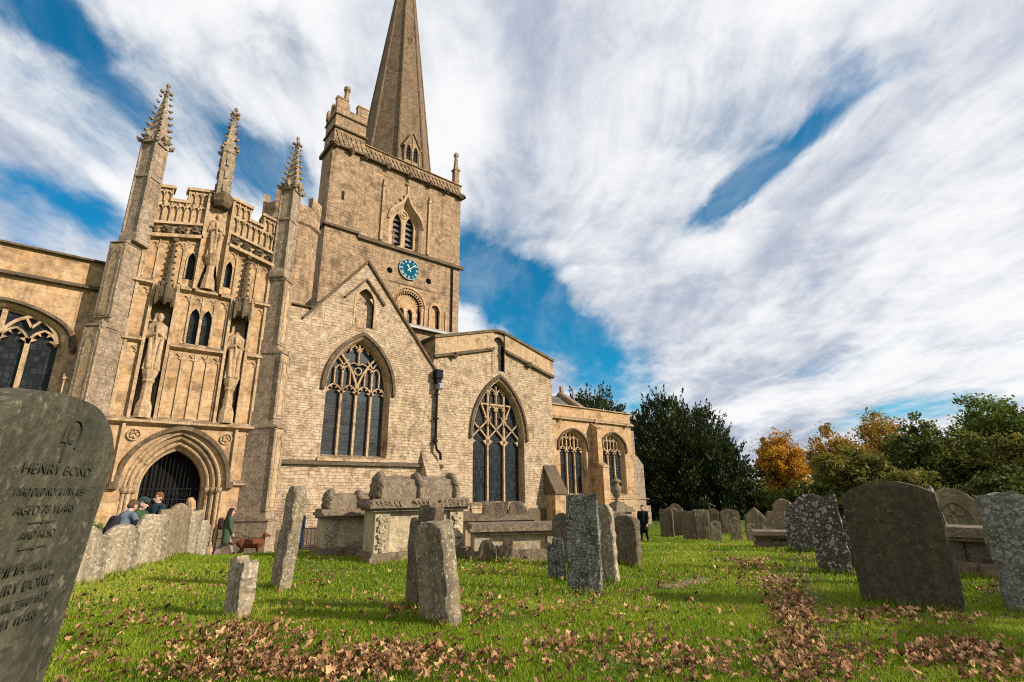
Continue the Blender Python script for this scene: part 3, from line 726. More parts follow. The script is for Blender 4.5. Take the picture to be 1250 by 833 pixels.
m=M(); m.box(15.6,19.3,YC-.10,YC+.01,.2,.72); m.build('sill_block',MT['dress'],chp)
# rainwater pipe between transept and chapel
m=M(); m.tube([(13.36,YC-.12,7.3),(13.37,YC-.12,3.75),(13.4,YC-.2,3.5),(13.55,YC-.3,3.3),(13.58,YC-.3,3.0)],.065,8)
for z in (6.2,5.0,3.9): m.box(13.27,13.46,YC-.2,YC,z-.04,z+.04)
dp=m.build('downpipe',MT['iron'],CH)
m=M(); m.box(13.18,13.55,YC-.36,YC-.01,7.0,7.45); m.wedge(13.24,13.5,YC-.3,YC-.01,6.75,7.02,7.02); m.build('hopper',MT['iron'],dp)
m=M(); m.box(13.3,13.6,YC-.40,YC-.1,6.46,6.74); m.box(13.33,13.57,YC-.43,YC-.40,6.49,6.71); m.build('floodlight',MT['lead'],dp)

# ---------- chancel -------------------------------------------------
YN=24.0
holes=[]
for c in (25.28,29.42):
    nf=lambda d,c=c: arch4(c,1.25+d,4.25,1.12+d*.8)
    def tr_n(t,y0,y1,c=c):
        w=.73; x0=c-1.09
        for k in (1,2): t.bar([(x0+k*w,1.2),(x0+k*w,5.2)],.10,y0,y1)
        for k in range(3):
            light_head(t,x0+k*w,x0+(k+1)*w,4.35,y0,y1,.45,.06)
            t.bar([(x0+(k+.5)*w,4.35),(x0+(k+.5)*w,5.3)],.06,y0,y1)
            for q in (.25,.75): light_head(t,x0+(k+q-.22)*w,x0+(k+q+.22)*w,4.98,y0,y1,.22,.04)
    holes.append(make_window('window',nf,1.25,1.2,YN,.45,.16,True,None,'glass',tr_n,c))
m=M()
m.prism([(21.5,-1.6),(31.55,-1.6),(31.55,7.0),(21.5,7.0)],YN,YN+.55,holes)
m.box(31.0,31.55,YN+.56,34,-1.6,6.9); m.box(21.5,31,YN+.6,34,6.0,6.2); m.box(21.5,31,YN+.56,YN+.8,-1,6)
chn=m.build('chancel',MT['ashlar'],CH)
m=M(); m.wedge(21.4,31.75,YN-.12,YN+.65,6.98,7.04,7.14); m.build('coping',MT['dress'],chn)
m=M(); m.wedge(21.5,31.7,YN-.16,YN+.01,.92,.98,1.12); m.box(21.5,31.6,YN-.08,YN+.005,-1.6,.93); m.build('plinth',MT['dress'],chn)
m=M(); m.wedge(21.5,31.75,YN-.2,YN+.01,6.08,6.14,6.3)
for x in (24.0,27.4,30.9): m.blob((x,YN-.2,6.1),(.14,.14,.14),7,5,.8)
m.build('string_course',MT['dress'],chn)
m=M(); m.box(26.98,27.6,YN-1.0,YN+.01,-1.6,3.0); m.wedge(26.95,27.63,YN-1.05,YN,2.98,3.04,3.7); m.box(27.06,27.52,YN-.6,YN+.01,3.0,5.6); m.wedge(27.03,27.55,YN-.65,YN,5.58,5.62,6.05)
m.build('buttress',MT['ashlar'],chn)
m=M(); m.box(31.3,32.9,YN+.1,YN+.85,-1.6,3.3)
m.add([(31.4,YN+.1,3.3),(32.9,YN+.1,3.3),(32.9,YN+.85,3.3),(31.4,YN+.85,3.3),(31.4,YN+.1,4.1),(31.4,YN+.85,4.1),(32.2,YN+.1,3.95),(32.2,YN+.85,3.95)],[(0,1,6,4),(1,2,7,6),(2,3,5,7),(4,6,7,5),(3,0,4,5)])
m.box(31.5,32.05,YN+.12,YN+.83,3.9,5.8); m.wedge(31.3,33.2,YN,YN+.95,.85,.9,1.05); m.box(31.3,33.3,YN+.02,YN+.93,-1.6,.4)
m.build('buttress',MT['grey'],chn)
m=M(); m.prism([(20,7.4),(20,9.55),(32.3,9.55),(32.3,7.4)],33.0,33.1); 
m.add([(20,28.2,7.0),(32.4,28.2,7.0),(32.4,32,9.55),(20,32,9.55),(20,36,7.0),(32.4,36,7.0)],[(0,1,2,3),(3,2,5,4)])
m.build('roof',MT['tile'],chn)
m=M(); m.T=Matrix.Translation((32.5,32,0))@Matrix.Rotation(math.pi/2,4,'Z')
m.prism([(-3.9,-1.6),(3.9,-1.6),(3.9,7.2),(0,9.75),(-3.9,7.2)],-.2,.3); m.bar([(-4,7.2),(0,9.85),(4,7.2)],.25,-.3,.35); m.box(-.12,.12,-.15,.15,9.8,10.5)
m.build('gable_wall',MT['grey'],chn)

# ---------- tower ---------------------------------------------------
YR=28.0; x0,x1=9.2,18.62
bc=14.3
bel=ogee_pts(bc,1.2,18.75,2.05); belo=opening(bel,16.9)
nor=opening(circ(14.78,13.05,1.0,16,math.pi,0,False),11.0)
nic=opening(circ(16.74,13.2,.29,8,math.pi,0,False),11.75)
ck=14.66
occ=[circ(13.33,15.13,.2,14),circ(16.18,15.1,.2,14)]
m=M()
m.prism([(11.0,-1),(x1,-1),(x1,22.5),(11.0,22.5)],YR,YR+.8,[belo,nor,nic]+occ)
m.box(x1-.8,x1,YR+.81,35.4,-1,22.5); m.box(11.0,11.8,YR+1.75,35.4,-1,22.5); m.box(11,x1,34.6,35.4,-1,22.4); m.box(11.8,x1-.8,YR+1.5,34.6,21.8,22.3)
m.box(11.8,x1-.8,YR+1.2,YR+1.4,9,22)
m.box(8.98,11.02,YR-.08,YR+1.74,-1,22.5)
tw=m.build('tower',MT['tower'],CH)
for o,d in ((nor,.55),(nic,.2)):
    m=M(); m.loft(o,YR,o,YR+d); tri=tessellate_polygon([[Vector((p[0],p[1],0)) for p in o]]); m.add([(p[0],YR+d,p[1]) for p in o],[tuple(t) for t in tri]); m.build('recess',MT['ashlar'],tw)
for o in occ: m=M(); m.loft(o,YR,o,YR+.35,True); m.build('recess',MT['ashlar'],tw)
for o in occ: m=M(); m.prism(o,YR+.3,YR+.32); m.build('roundel',MT['blue'],tw)
# strings, plinth of the belfry
m=M()
m.wedge(x0-.35,11.05,YR-.25,YR+.01,16.82,16.95,17.15); m.wedge(11.0,x1+.28,YR-.2,YR+.01,16.62,16.75,16.95)
m.box(8.86,8.98,YR-.2,YR+1.8,16.82,17.0)
m.wedge(8.8,11.1,YR-.3,YR+.01,22.4,22.5,22.62); m.box(8.8,8.99,YR-.3,YR+1.9,22.35,22.6)
m.wedge(11.05,x1+.28,YR-.28,YR+.01,22.36,22.46,22.6); m.box(x1,x1+.25,YR-.28,35.6,22.36,22.58)
for k,x in enumerate((9.1,10.1,11.05,12.6,14.3,15.9,17.3,18.5)): m.blob((x,YR-.25,22.38),(.19,.17,.2),8,6,.9)
m.wedge(8.9,11.12,YR-.2,YR+1.8,23.75,23.85,23.85); m.wedge(8.92,11.1,YR-.16,YR+1.8,24.75,24.84,24.84)
m.bar([(13.3,14.42),(16.3,14.42)],.06,YR-.03,YR+.01)
m.build('string_course',MT['dark_dress'],tw)
m=M()                                                                         # pierced parapet and turret top
m.box(11.02,x1,YR,YR+.35,22.5,23.4); m.box(x1-.35,x1,YR+.36,35.4,22.5,23.4); m.box(11.02,11.4,YR+1.8,35.4,22.5,23.4)
for k in range(24):
    a=11.15+k*.31; m.bar([(a,22.68),(a+.31,23.22)],.055,YR-.06,YR+.01); m.bar([(a,23.22),(a+.31,22.68)],.055,YR-.058,YR+.01)
m.wedge(11.02,x1+.06,YR-.1,YR+.4,23.38,23.42,23.52); m.wedge(11.02,x1+.04,YR-.09,YR+.01,22.56,22.6,22.66)
m.box(9.0,11.02,YR-.07,YR+1.72,22.5,24.8)
for k in range(6): a=9.1+k*.31; m.bar([(a,22.75),(a+.31,23.6)],.06,YR-.12,YR-.05); m.bar([(a,23.6),(a+.31,22.75)],.06,YR-.118,YR-.05)
m.box(8.98,11.04,YR-.09,YR+.2,24.8,25.35); m.box(8.98,9.25,YR+.2,YR+1.75,24.8,25.35); m.box(8.98,11.04,YR+1.5,YR+1.75,24.8,25.35); m.box(10.8,11.04,YR+.2,YR+1.5,24.8,25.35)
for a,b in ((8.96,9.65),(10.35,11.06)): m.box(a,b,YR-.11,YR+.22,25.35,26.0); m.box(a-.03,b+.03,YR-.15,YR+.26,25.98,26.1)
for b in (.65,1.5): m.box(8.96,9.22,YR+b,YR+b+.35,25.35,26.0)
m.ring(9.85,YR+.85,[(.34,24.8),(.30,26.4),(.18,26.6),(.16,27.5),(.24,27.6),(.22,27.85)],6)
m.build('parapet',MT['tower'],tw)
m=M(); fx,fy=18.3,YR+.25
m.ring(fx,fy,[(.27,23.4),(.27,24.6),(.36,24.68),(.34,24.8),(.2,24.9),(.12,25.9),(.2,26.0),(.2,26.15),(.1,26.3)],4,math.pi/4); m.build('finial',MT['tower'],tw)
# belfry window
m=M(); inn=opening(ogee_pts(bc,1.05,18.75,1.8),16.95); inn2=opening(ogee_pts(bc,.92,18.75,1.55),16.95)
m.loft(belo,YR,inn,YR+.12); m.loft(inn,YR+.12,inn,YR+.2); m.loft(inn,YR+.2,inn2,YR+.34)
l1=opening(arch(bc-.47,.31,18.75,.78,6),17.0); l2=opening(arch(bc+.45,.31,18.75,.78,6),17.0)
m.prism(inn2,YR+.34,YR+.48,[l1,l2])
m.band(ogee_pts(bc,1.2,18.75,2.05),ogee_pts(bc,1.36,18.75,2.4),YR-.1,YR+.02)
for x in (12.55,16.0):
    m.box(x-.08,x+.08,YR-.12,YR+.01,17.0,20.9); m.ring(x,YR-.08,[(.13,20.9),(.03,21.5)],4,math.pi/4)
m.bar(circ(bc-.02,19.55,.26,10)+[(bc+.24,19.55)],.09,YR+.28,YR+.36); m.blob((bc-.02,YR+.33,19.55),(.12,.08,.12),7,5,.6)
for k in range(3):
    for sg in (-1,1): m.blob((bc+sg*(.75-.25*k),YR-.06,20.05+.35*k),(.1,.09,.1),6,4,.6)
m.box(bc-.05,bc+.05,YR-.08,YR+.01,21.1,21.9); m.blob((bc,YR-.06,21.75),(.2,.1,.12),7,5,.7); m.blob((bc,YR-.06,22.0),(.09,.09,.12),6,4,.5)
m.box(bc-.55,bc+.55,YR-.04,YR+.3,16.9,16.98)
bw=m.build('belfry_window',MT['dress'],CH)
m=M()
for c in (bc-.47,bc+.45):
    for k in range(6): m.add([(c-.31,YR+.5,17.05+k*.4),(c+.31,YR+.5,17.05+k*.4),(c+.31,YR+.72,17.38+k*.4),(c-.31,YR+.72,17.38+k*.4)],[(0,1,2,3)])
m.build('louvre',MT['louvre'],bw)
# norman arch orders
m=M()
def sarch(r): return circ(14.78,13.05,r,20,math.pi,0,False)
m.band([(13.48,11.0)]+sarch(1.3)+[(16.08,11.0)],[(13.62,11.0)]+sarch(1.16)+[(15.94,11.0)],YR-.06,YR+.01)
for k in range(17):
    a=math.pi*(k+.5)/17; ca,sa=math.cos(a),math.sin(a); m.tube([(14.78+1.1*ca,YR-.0,13.05+1.1*sa),(14.78+.84*ca,YR+.08,13.05+.84*sa)],.05,5)
for sg in (-1,1): m.ring(14.78+sg*.98,YR+.05,[(.1,11.0),(.1,12.8),(.16,12.95),(.16,13.05)],8)
il=[opening(arch(14.40,.20,12.6,.32,6),11.75),opening(arch(15.0,.20,12.6,.32,6),11.75)]
m.prism(opening(circ(14.78,13.05,.82,12,math.pi,0,False),11.0),YR+.22,YR+.4,il)
m.band(circ(16.74,13.2,.44,10,math.pi,0,False),circ(16.74,13.2,.3,10,math.pi,0,False),YR-.05,YR+.01); m.band(circ(12.8,13.2,.44,10,math.pi,0,False),circ(12.8,13.2,.3,10,math.pi,0,False),YR-.05,YR+.01)
for x in (16.33,17.14,17.6): m.box(x-.06,x+.06,YR-.07,YR+.01,11.5,13.2)
na=m.build('round_arch_window',MT['ashlar'],CH)
m=M()
for l in il: tri=tessellate_polygon([[Vector((p[0],p[1],0)) for p in l]]); m.add([(p[0],YR+.42,p[1]) for p in l],[tuple(t) for t in tri])
m.build('glass',MT['glass'],na)
m=M(); m.tube([(18.0,YR-.08,16.6),(18.02,YR-.08,11.3)],.06,8); m.build('downpipe',MT['iron'],CH)
# clock
m=M(); m.prism(circ(ck,15.52,.74,36),YR-.10,YR+.01); clk=m.build('clock',MT['blue'],CH)
clk['label']='round blue clock face with cream numerals'
m=M(); m.bar(circ(ck,15.52,.72,36)+[(ck+.72,15.52)],.022,YR-.125,YR-.09); m.build('clock_rim',MT['gilt'],clk)
# Roman numerals, set radially round the dial
NUM=['XII','I','II','III','IIII','V','VI','VII','VIII','IX','X','XI']
for k,s in enumerate(NUM):
    a=math.pi/2-k*math.pi/6; ux,uz=math.cos(a),math.sin(a); tx_,tz_=uz,-ux
    wd={'I':.05,'V':.085,'X':.085}; tot=sum(wd[c] for c in s); p=-tot/2; m=M()
    def P(t,r): return (ck+ux*r+tx_*t,15.52+uz*r+tz_*t)
    for c in s:
        mid=p+wd[c]/2; e=wd[c]*.38
        if c=='I': m.bar([P(mid,.47),P(mid,.67)],.020,YR-.118,YR-.099)
        elif c=='V': m.bar([P(mid-e,.67),P(mid,.47)],.022,YR-.118,YR-.099); m.bar([P(mid+e,.67),P(mid,.47)],.013,YR-.117,YR-.099)
        else: m.bar([P(mid-e,.67),P(mid+e,.47)],.022,YR-.118,YR-.099); m.bar([P(mid+e,.67),P(mid-e,.47)],.013,YR-.117,YR-.099)
        p+=wd[c]
    m.build('numeral',MT['gilt'],clk)
def hand(deg,L,w,y):
    a=R(90-deg); ux,uz=math.cos(a),math.sin(a); tx_,tz_=uz,-ux; m=M()
    q=lambda r,t:(ck+ux*r+tx_*t,15.52+uz*r+tz_*t)
    m.prism([q(-.2,-w*.8),q(-.2,w*.8),q(0,w*.5),q(L*.6,w*.55),q(L*.72,w*1.3),q(L,0),q(L*.72,-w*1.3),q(L*.6,-w*.55),q(0,-w*.5)],y-.012,y)
    m.build('clock_hand',MT['gilt'],clk)
hand(333,.36,.055,YR-.125); hand(48,.60,.04,YR-.14)
# small slit in the stair turret
m=M(); m.box(9.8,9.96,YR-.10,YR-.07,18.85,19.45); m.build('slit_window',MT['iron'],tw)
# spire
m=M(); sx_,sy_=15.0,31.65
za,zb,zt=22.2,23.2,48.5
r0=3.0
m.ring(sx_,sy_,[(r0,za),(r0*(zt-zb)/(zt-za),zb),(.12,zt)],8,math.pi/8)
for k in range(8):
    a=math.pi/8+k*math.pi/4; m.tube([(sx_+r0*math.cos(a),sy_+r0*math.sin(a),za),(sx_+.1*math.cos(a),sy_+.1*math.sin(a),zt)],[.11,.06],6)
m.blob((sx_,sy_,zt+.2),(.3,.3,.35),8,6)
sp=m.build('spire',MT['spire'],CH)
def lucarne(z,w,h,dep,s):
    yy=sy_-2.77*(zt-z)/(zt-za)
    m=M(); o=[(sx_-w,z),(sx_+w,z),(sx_+w,z+h*.72),(sx_,z+h),(sx_-w,z+h*.72)]
    ls=[opening(arch(sx_-w*.45,w*.3,z+h*.60,h*.14,4),z+h*.40),opening(arch(sx_+w*.45,w*.3,z+h*.60,h*.14,4),z+h*.40)]
    m.prism(o,yy-dep,yy+1.2,ls); m.bar([(sx_-w*1.15,z+h*.68),(sx_,z+h*1.04),(sx_+w*1.15,z+h*.68)],.12*s,yy-dep-.1,yy+1.2)
    m.box(sx_-.05*s,sx_+.05*s,yy-dep-.06,yy-dep,z,z+h*.9); m.box(sx_-w,sx_-w+.1*s,yy-dep-.06,yy-dep,z,z+h*.7); m.box(sx_+w-.1*s,sx_+w,yy-dep-.06,yy-dep,z,z+h*.7)
    lo=m.build('lucarne',MT['tower'],sp)
    m=M()
    for c in (sx_-w*.45,sx_+w*.45):
        n=5
        for k in range(n): zz=z+h*.4+k*h*.32/n; m.box(c-w*.3,c+w*.3,yy-dep+.1,yy-dep+.16,zz,zz+h*.045)
    m.box(sx_-w*.85,sx_+w*.85,yy-dep+.25,yy-dep+.3,z+h*.2,z+h*.75)
    m.build('louvre',MT['iron'],sp)
lucarne(23.0,.64,3.8,-.05,.8)
lucarne(36.3,.16,.6,.03,.4)
# lean-to roof between the tower's foot and the chapel
m=M(); m.box(13.0,19.2,26.9,28,7,11.15); m.build('aisle_wall',MT['tower'],CH)
m=M(); m.wedge(12.6,19.4,26.6,28,11.2,11.26,11.9); m.build('lead_roof',MT['lead'],CH)
m=M(); m.box(12.6,19.42,26.52,26.6,11.14,11.27); m.build('fascia',MT['whitelead'],CH)
# nave and north side, seen only from other places
m=M(); m.box(-13,11,29.8,42,-1,11); m.box(18.6,32.3,33.2,40,-1.6,7.2); m.build('nave',MT['tower'],CH)
# railings in front of the transept
m=M(); m.tube([(7.0,20.6,.25),(8.9,20.6,.25)],.03,6); m.tube([(7.0,20.6,-.35),(8.9,20.6,-.35)],.02,6)
for k in range(14): m.box(7.0+k*.145,7.02+k*.145,20.59,20.61,-1.0,.25)
for x in (7.0,7.95,8.9): m.box(x-.04,x+.04,20.56,20.64,-1.0,.34)
tag(m.build('railing',plain('rust_iron',(.03,.02,.018),.7)),'low black iron railing at the foot of the transept wall','railing')

# ---------- statues ---------------------------------------------------
def statue(cx,cy,z0,h,label,headless=False):
    m=M(); n=48; prof=[(0,.21,.17),(.06,.20,.17),(.25,.175,.15),(.45,.165,.14),(.6,.185,.15),(.70,.205,.15),(.77,.20,.135),(.81,.13,.10),(.835,.07,.07)]
    vs=[];fs=[]; k=h/2.0
    prof=[(a+(b-a)*q/4,c+(d-c)*q/4,e+(f-e)*q/4) for (a,c,e),(b,d,f) in zip(prof,prof[1:]) for q in range(4)]+[prof[-1]]
    for t,rx,ry in prof:
        for i in range(n):
            a=2*math.pi*i/n; q=1+(.15*math.sin(7*a+2.2*t+.8*math.sin(6*t))+.10*math.sin(12*a+5*t))*(1 if t<.75 else .2)
            vs.append((cx+rx*k*1.25*q*math.cos(a)+.03*math.sin(t*5),cy+ry*k*1.25*q*math.sin(a),z0+t*h))
    for j in range(len(prof)-1):
        for i in range(n): fs.append((j*n+i,j*n+(i+1)%n,(j+1)*n+(i+1)%n,(j+1)*n+i))
    m.add(vs,fs)
    for sg in (-1,1):
        m.cap((cx+sg*.22*k,cy,z0+.74*h),(cx+sg*.27*k,cy-.04,z0+.55*h),.085*k,.07*k); m.cap((cx+sg*.27*k,cy-.04,z0+.55*h),(cx+sg*.06*k,cy-.2*k,z0+.60*h),.07*k,.05*k)
        m.cap((cx+sg*.16*k,cy-.14*k,z0+.5*h),(cx+sg*.10*k,cy-.17*k,z0+.04*h),.06*k,.08*k)
    if not headless:
        m.blob((cx,cy-.02,z0+.905*h),(.095*k*1.15,.11*k*1.15,.155*k),12,9,.15); m.blob((cx,cy-.12*k,z0+.895*h),(.02*k,.03*k,.03*k),6,4)
        m.blob((cx,cy-.09*k,z0+.85*h),(.06*k,.05*k,.07*k),8,6,.3)
    else: m.blob((cx,cy,z0+.845*h),(.075*k,.07*k,.05*k),8,5,.8)
    tag(m.build('statue',MT['dress'],None,True),label,'statue',None)
statue(1.51,22.02,5.8,2.2,'robed stone statue with bearded head in the left niche of the porch')
statue(4.12,22.02,5.8,2.2,'headless robed stone statue in the right niche of the porch',True)
statue(XC,22.0,10.62,1.95,'topmost stone statue under the dark canopy between the porch battlements')
# ------------------------------------------------------------------ gravestones
G_={}
G_['greylich']=stone('grey_lichened_slate',(0.07, 0.065, 0.05),lich=(0.5, 0.49, 0.41),lich_amt=0.85,lich_scale=30,lich_lo=0.43,dark=(.018,.017,.014),dark_amt=.45,dark_scale=4,top_amt=.2,bump=1.0,mott=22,mamt=.5,rosette=16)
G_['whitelich']=stone('white_lichened_stone',(0.085, 0.07, 0.05),lich=(0.5, 0.48, 0.42),lich_amt=.85,lich_scale=26,lich_lo=.51,dark=(.018,.015,.012),dark_amt=.6,dark_scale=3,top_amt=.1,bump=1.0,mott=20,mamt=.5,rosette=7)
G_['brown']=stone('brown_weathered_stone',(0.165, 0.125, 0.08),lich=(.36,.33,.26),lich_amt=.65,lich_scale=28,lich_lo=.55,dark=(.03,.024,.017),dark_amt=.55,dark_scale=3,streak=.55,top_amt=.4,bump=1.0,yellow=.2,mott=16,mamt=.5)
G_['pale']=stone('pale_limestone',(0.37, 0.295, 0.195),lich=(.62,.59,.50),lich_amt=.75,lich_scale=24,lich_lo=.54,dark=(.055,.045,.032),dark_amt=.6,dark_scale=3,streak=.6,top_amt=.4,bump=1.0,yellow=.4,mott=14,mamt=.5)
G_['olive']=stone('olive_slate',(0.085, 0.07, 0.04),lich=(0.18, 0.155, 0.095),lich_amt=0.6,lich_scale=18,lich_lo=.56,dark=(.028,.024,.016),dark_amt=.4,dark_scale=3,streak=.45,top_amt=.3,bump=.4,mott=14,mamt=0.45)
G_['slab']=stone('old_grey_slab',(0.07, 0.066, 0.043),lich=(0.2, 0.195, 0.125),lich_amt=0.6,lich_scale=26,lich_lo=.55,dark=(.022,.02,.014),dark_amt=.45,dark_scale=5,patch=(.15,.135,.085),patch_amt=.5,streak=.5,top_amt=.4,bump=.7,mott=30,mamt=.45)
G_['tomb']=stone('tomb_limestone',(0.52, 0.42, 0.27),lich=(0.62, 0.55, 0.43),lich_amt=.5,lich_scale=14,lich_lo=.54,dark=(.085,.065,.042),dark_amt=0.5,dark_scale=2.5,streak=.5,top_amt=.75,bump=.9,yellow=.5,mott=9,mamt=.4)
G_['tombtop']=stone('tomb_top_stone',(0.25, 0.19, 0.125),lich=(.42,.38,.31),lich_amt=.5,lich_scale=20,lich_lo=.56,dark=(0.05, 0.038, 0.026),dark_amt=.6,dark_scale=3,streak=.3,top_amt=.5,bump=1.0,yellow=.2,mott=14,mamt=.5)
G_['tan']=stone('tan_headstone',(0.25, 0.19, 0.115),lich=(.38,.34,.26),lich_amt=.5,lich_scale=16,lich_lo=.56,dark=(.045,.036,.025),dark_amt=.55,dark_scale=3,streak=.5,top_amt=.3,bump=.8,mott=14,mamt=.4)

G_['sunlich']=stone('sunlit_lichened_stone',(0.17, 0.155, 0.115),lich=(0.47, 0.45, 0.38),lich_amt=.8,lich_scale=26,lich_lo=.47,dark=(.05,.045,.035),dark_amt=.45,dark_scale=4,top_amt=.2,bump=1.0,mott=18,mamt=.45,rosette=11)  # real lichen crust, base lightened for the sun on this slab
G_['edgy']=stone('crusted_limestone',(0.28, 0.22, 0.14),lich=(0.64, 0.61, 0.51),lich_amt=.75,lich_scale=26,lich_lo=.55,dark=(.045,.038,.026),dark_amt=.55,dark_scale=3,streak=.6,top_amt=.4,bump=1.0,yellow=.4,mott=16,mamt=.5)
def shape_top(kind,u):
    """relative drop from the crown at |u|<=1 (u across the stone)"""
    a=abs(u)
    if kind=='round': return 1-math.sqrt(max(0,1-a*a))          # scaled by half width
    if kind=='segment': return .32*a*a
    if kind=='slabtop': return .37*a**3.2
    if kind=='flat': return .03*math.sin(u*3+1)
    if kind=='pointed': return .9*a
    if kind=='shoulder': return (.38-.38*math.sqrt(max(0,1-(a/.62)**2))) if a<.62 else .5+.10*(a-.62)
    if kind=='ogee': return .42*(math.sin(min(a,1)*math.pi/2))**1.6+.12*max(0,a-.7)/.3
    if kind=='corner': return max(0,(a-.55)/.45)**2*.62
    if kind=='broken': return .0 if u>-.25 else .62+.1*math.sin(u*9)
    if kind=='slant': return .25*(u+1)*.5+.06*math.sin(u*5)
    return 0
HS=[]
def headstone(x,y,yaw,w,h,th,kind,mat,label,lean=0,tilt=0,group=None,rough=.012,nu=18,nv=16,cat='gravestone',z=None,name='headstone',seed=0,part=None):
    """yaw: direction (deg) of the stone's width; lean: rotation in its own plane; tilt: fore and aft"""
    HS.append((x,y,yaw,w,th)); zb=gzf(x,y) if z is None else z; base=-.35
    vs=[];fs=[]; hw=w/2
    for side,yy in ((0,-th/2),(1,th/2)):
        for j in range(nv+1):
            for i in range(nu+1):
                u=-1+2*i/nu
                if i in (0,nu): pass
                zt=h-shape_top(kind,u)*hw
                t=j/nv; t=1-(1-t)**1.15
                zz=base+(zt-base)*t
                # soften the arrises
                e=.012 if (i in(0,nu) or j==nv) else 0
                p=Vector((u*hw,0,zz)); q=Vector((x*3+p.x*4+seed,y*3+side*7,p.z*4))
                d=noise.noise(q)*rough+noise.noise(q*3.7)*rough*.5
                d2=noise.noise(q*1.3+Vector((5,1,2)))*rough*1.6+noise.noise(q*5+Vector((5,1,2)))*rough*.8
                edge=(i in (0,nu) or j==nv)
                vs.append((u*hw*(1-e/hw)+(d2 if edge else 0),yy*(1-(e*2/th if edge else 0))+(d if side else -d),zz+(d2 if j==nv else 0)-(e if j==nv else 0)))
    n1=(nu+1)*(nv+1); W=nu+1
    for j in range(nv):
        for i in range(nu):
            a=j*W+i; fs.append((a,a+1,a+1+W,a+W)); b=a+n1; fs.append((b,b+W,b+1+W,b+1))
    for j in range(nv):
        a=j*W; fs.append((a,a+W,a+W+n1,a+n1)); a=j*W+nu; fs.append((a,a+n1,a+W+n1,a+W))
    for i in range(nu):
        a=nv*W+i; fs.append((a,a+1,a+1+n1,a+n1))
    m=M(); m.add(vs,fs); o=m.build(name,mat,None)
    o.location=(x,y,zb); o.rotation_euler=(R(tilt),R(lean),R(yaw))
    tag(o,label,cat,group)
    return o

# the row of old stones leading to the porch (bases run from near left to the door)
ROW='old headstones in a row along the path to the porch'
headstone(.42,12.2,28,.74,1.02,.12,'shoulder',G_['pale'],'low pale headstone at the near end of the path row, beside the big leaning slab',-3,0,ROW,.02)
headstone(1.0,13.75,30,.80,.98,.12,'round',G_['pale'],'broad round topped pale headstone, second in the row along the path',-2,2,ROW,.02)
headstone(1.62,14.75,30,.78,1.12,.12,'corner',G_['pale'],'pale headstone with yellow lichen streak, third in the row along the path',1,0,ROW,.02)
headstone(1.98,15.6,32,.56,1.20,.12,'slant',G_['tan'],'tan headstone with sloping broken top, fourth in the row along the path',2,0,ROW,.018)
headstone(2.32,16.2,30,.66,1.32,.12,'round',G_['tan'],'tallest round headed brown headstone in the row along the path',-1,0,ROW,.015)
headstone(2.66,16.85,30,.66,1.18,.12,'flat',G_['pale'],'pale flat topped headstone, second from the porch end of the row',1,0,ROW,.018)
headstone(3.02,17.4,30,.60,1.12,.12,'corner',G_['pale'],'pale headstone at the porch end of the row, beside the walking woman',2,0,ROW,.018)

headstone(3.02,9.78,-84,.42,1.70,.20,'round',G_['edgy'],'tall narrow leaning headstone seen edge on, in front of the transept',3,-3.5,None,.022)
headstone(1.93,7.86,-72,.36,.74,.20,'slant',G_['pale'],'short stumpy lichen crusted gravestone alone on the grass',2,0,None,.028)
headstone(3.64,5.72,-84,.56,1.14,.22,'corner',G_['edgy'],'thick weathered headstone with white lichened edge, nearest the bale tomb',-5,4,None,.025)
headstone(3.80,6.45,-86,.62,1.30,.14,'broken',G_['brown'],'taller broken topped headstone standing close behind the thick weathered one',3,0,None,.025)
headstone(6.39,5.93,-58,.54,1.48,.13,'flat',G_['greylich'],'upright flat topped slab wholly crusted in grey lichen',0,0,None,.018)
headstone(6.95,7.1,-58,.34,.72,.10,'broken',G_['greylich'],'low broken grey stone at the left foot of the grey lichened slab',-3,0,None,.02)
headstone(7.45,6.45,-70,.50,1.30,.20,'corner',G_['pale'],'rough pale headstone half hidden behind the grey lichened slab',-2,0,None,.025)
headstone(9.08,7.22,-85,.56,.98,.20,'corner',G_['brown'],'squat mottled brown headstone to the right of the grey lichened slab',2,0,None,.022)
headstone(8.05,8.0,-75,.45,1.05,.16,'round',G_['brown'],'dark round headed stone peeping out behind the grey lichened slab',-3,0,None,.02)
# right-hand side
big=headstone(8.64,2.33,-88,1.10,1.60,.20,'segment',G_['olive'],'large dark olive headstone with a low curved top, on the right',-.8,0,None,.004,nu=26)
headstone(10.85,2.42,-86,.50,1.12,.10,'corner',G_['brown'],'leaning slab whose lit edge shows behind the large dark olive headstone',-8,4,None,.015)
headstone(10.95,4.0,-72,.55,1.42,.16,'slant',G_['whitelich'],'headstone covered in white lichen rosettes beside the large olive headstone',-3,0,None,.025)
headstone(11.6,3.75,-70,.6,1.05,.16,'corner',G_['whitelich'],'lower white spotted stone wedged between the rosette stone and the olive headstone',4,0,None,.025)
headstone(14.7,6.0,-75,.78,1.36,.15,'pointed',G_['whitelich'],'pointed grey headstone left of the rosette lichened stone',2,0,None,.025)
headstone(16.6,7.2,-75,.60,1.35,.14,'round',G_['tan'],'round topped grey headstone standing just behind the pointed one',-2,0,None,.02)
headstone(13.6,3.0,-86,.72,1.48,.14,'flat',G_['whitelich'],'dark white spotted headstone with bright sunlit edge right of the olive headstone',-10,0,None,.02)
headstone(18.5,3.6,-72,1.15,1.55,.18,'round',G_['tan'],'arched headstone with a carved cross panel, behind the low table tomb')
headstone(19.6,4.4,-80,1.0,1.55,.18,'segment',G_['brown'],'broad brown headstone with low curved top just behind the carved cross headstone',0,0,None,.02)
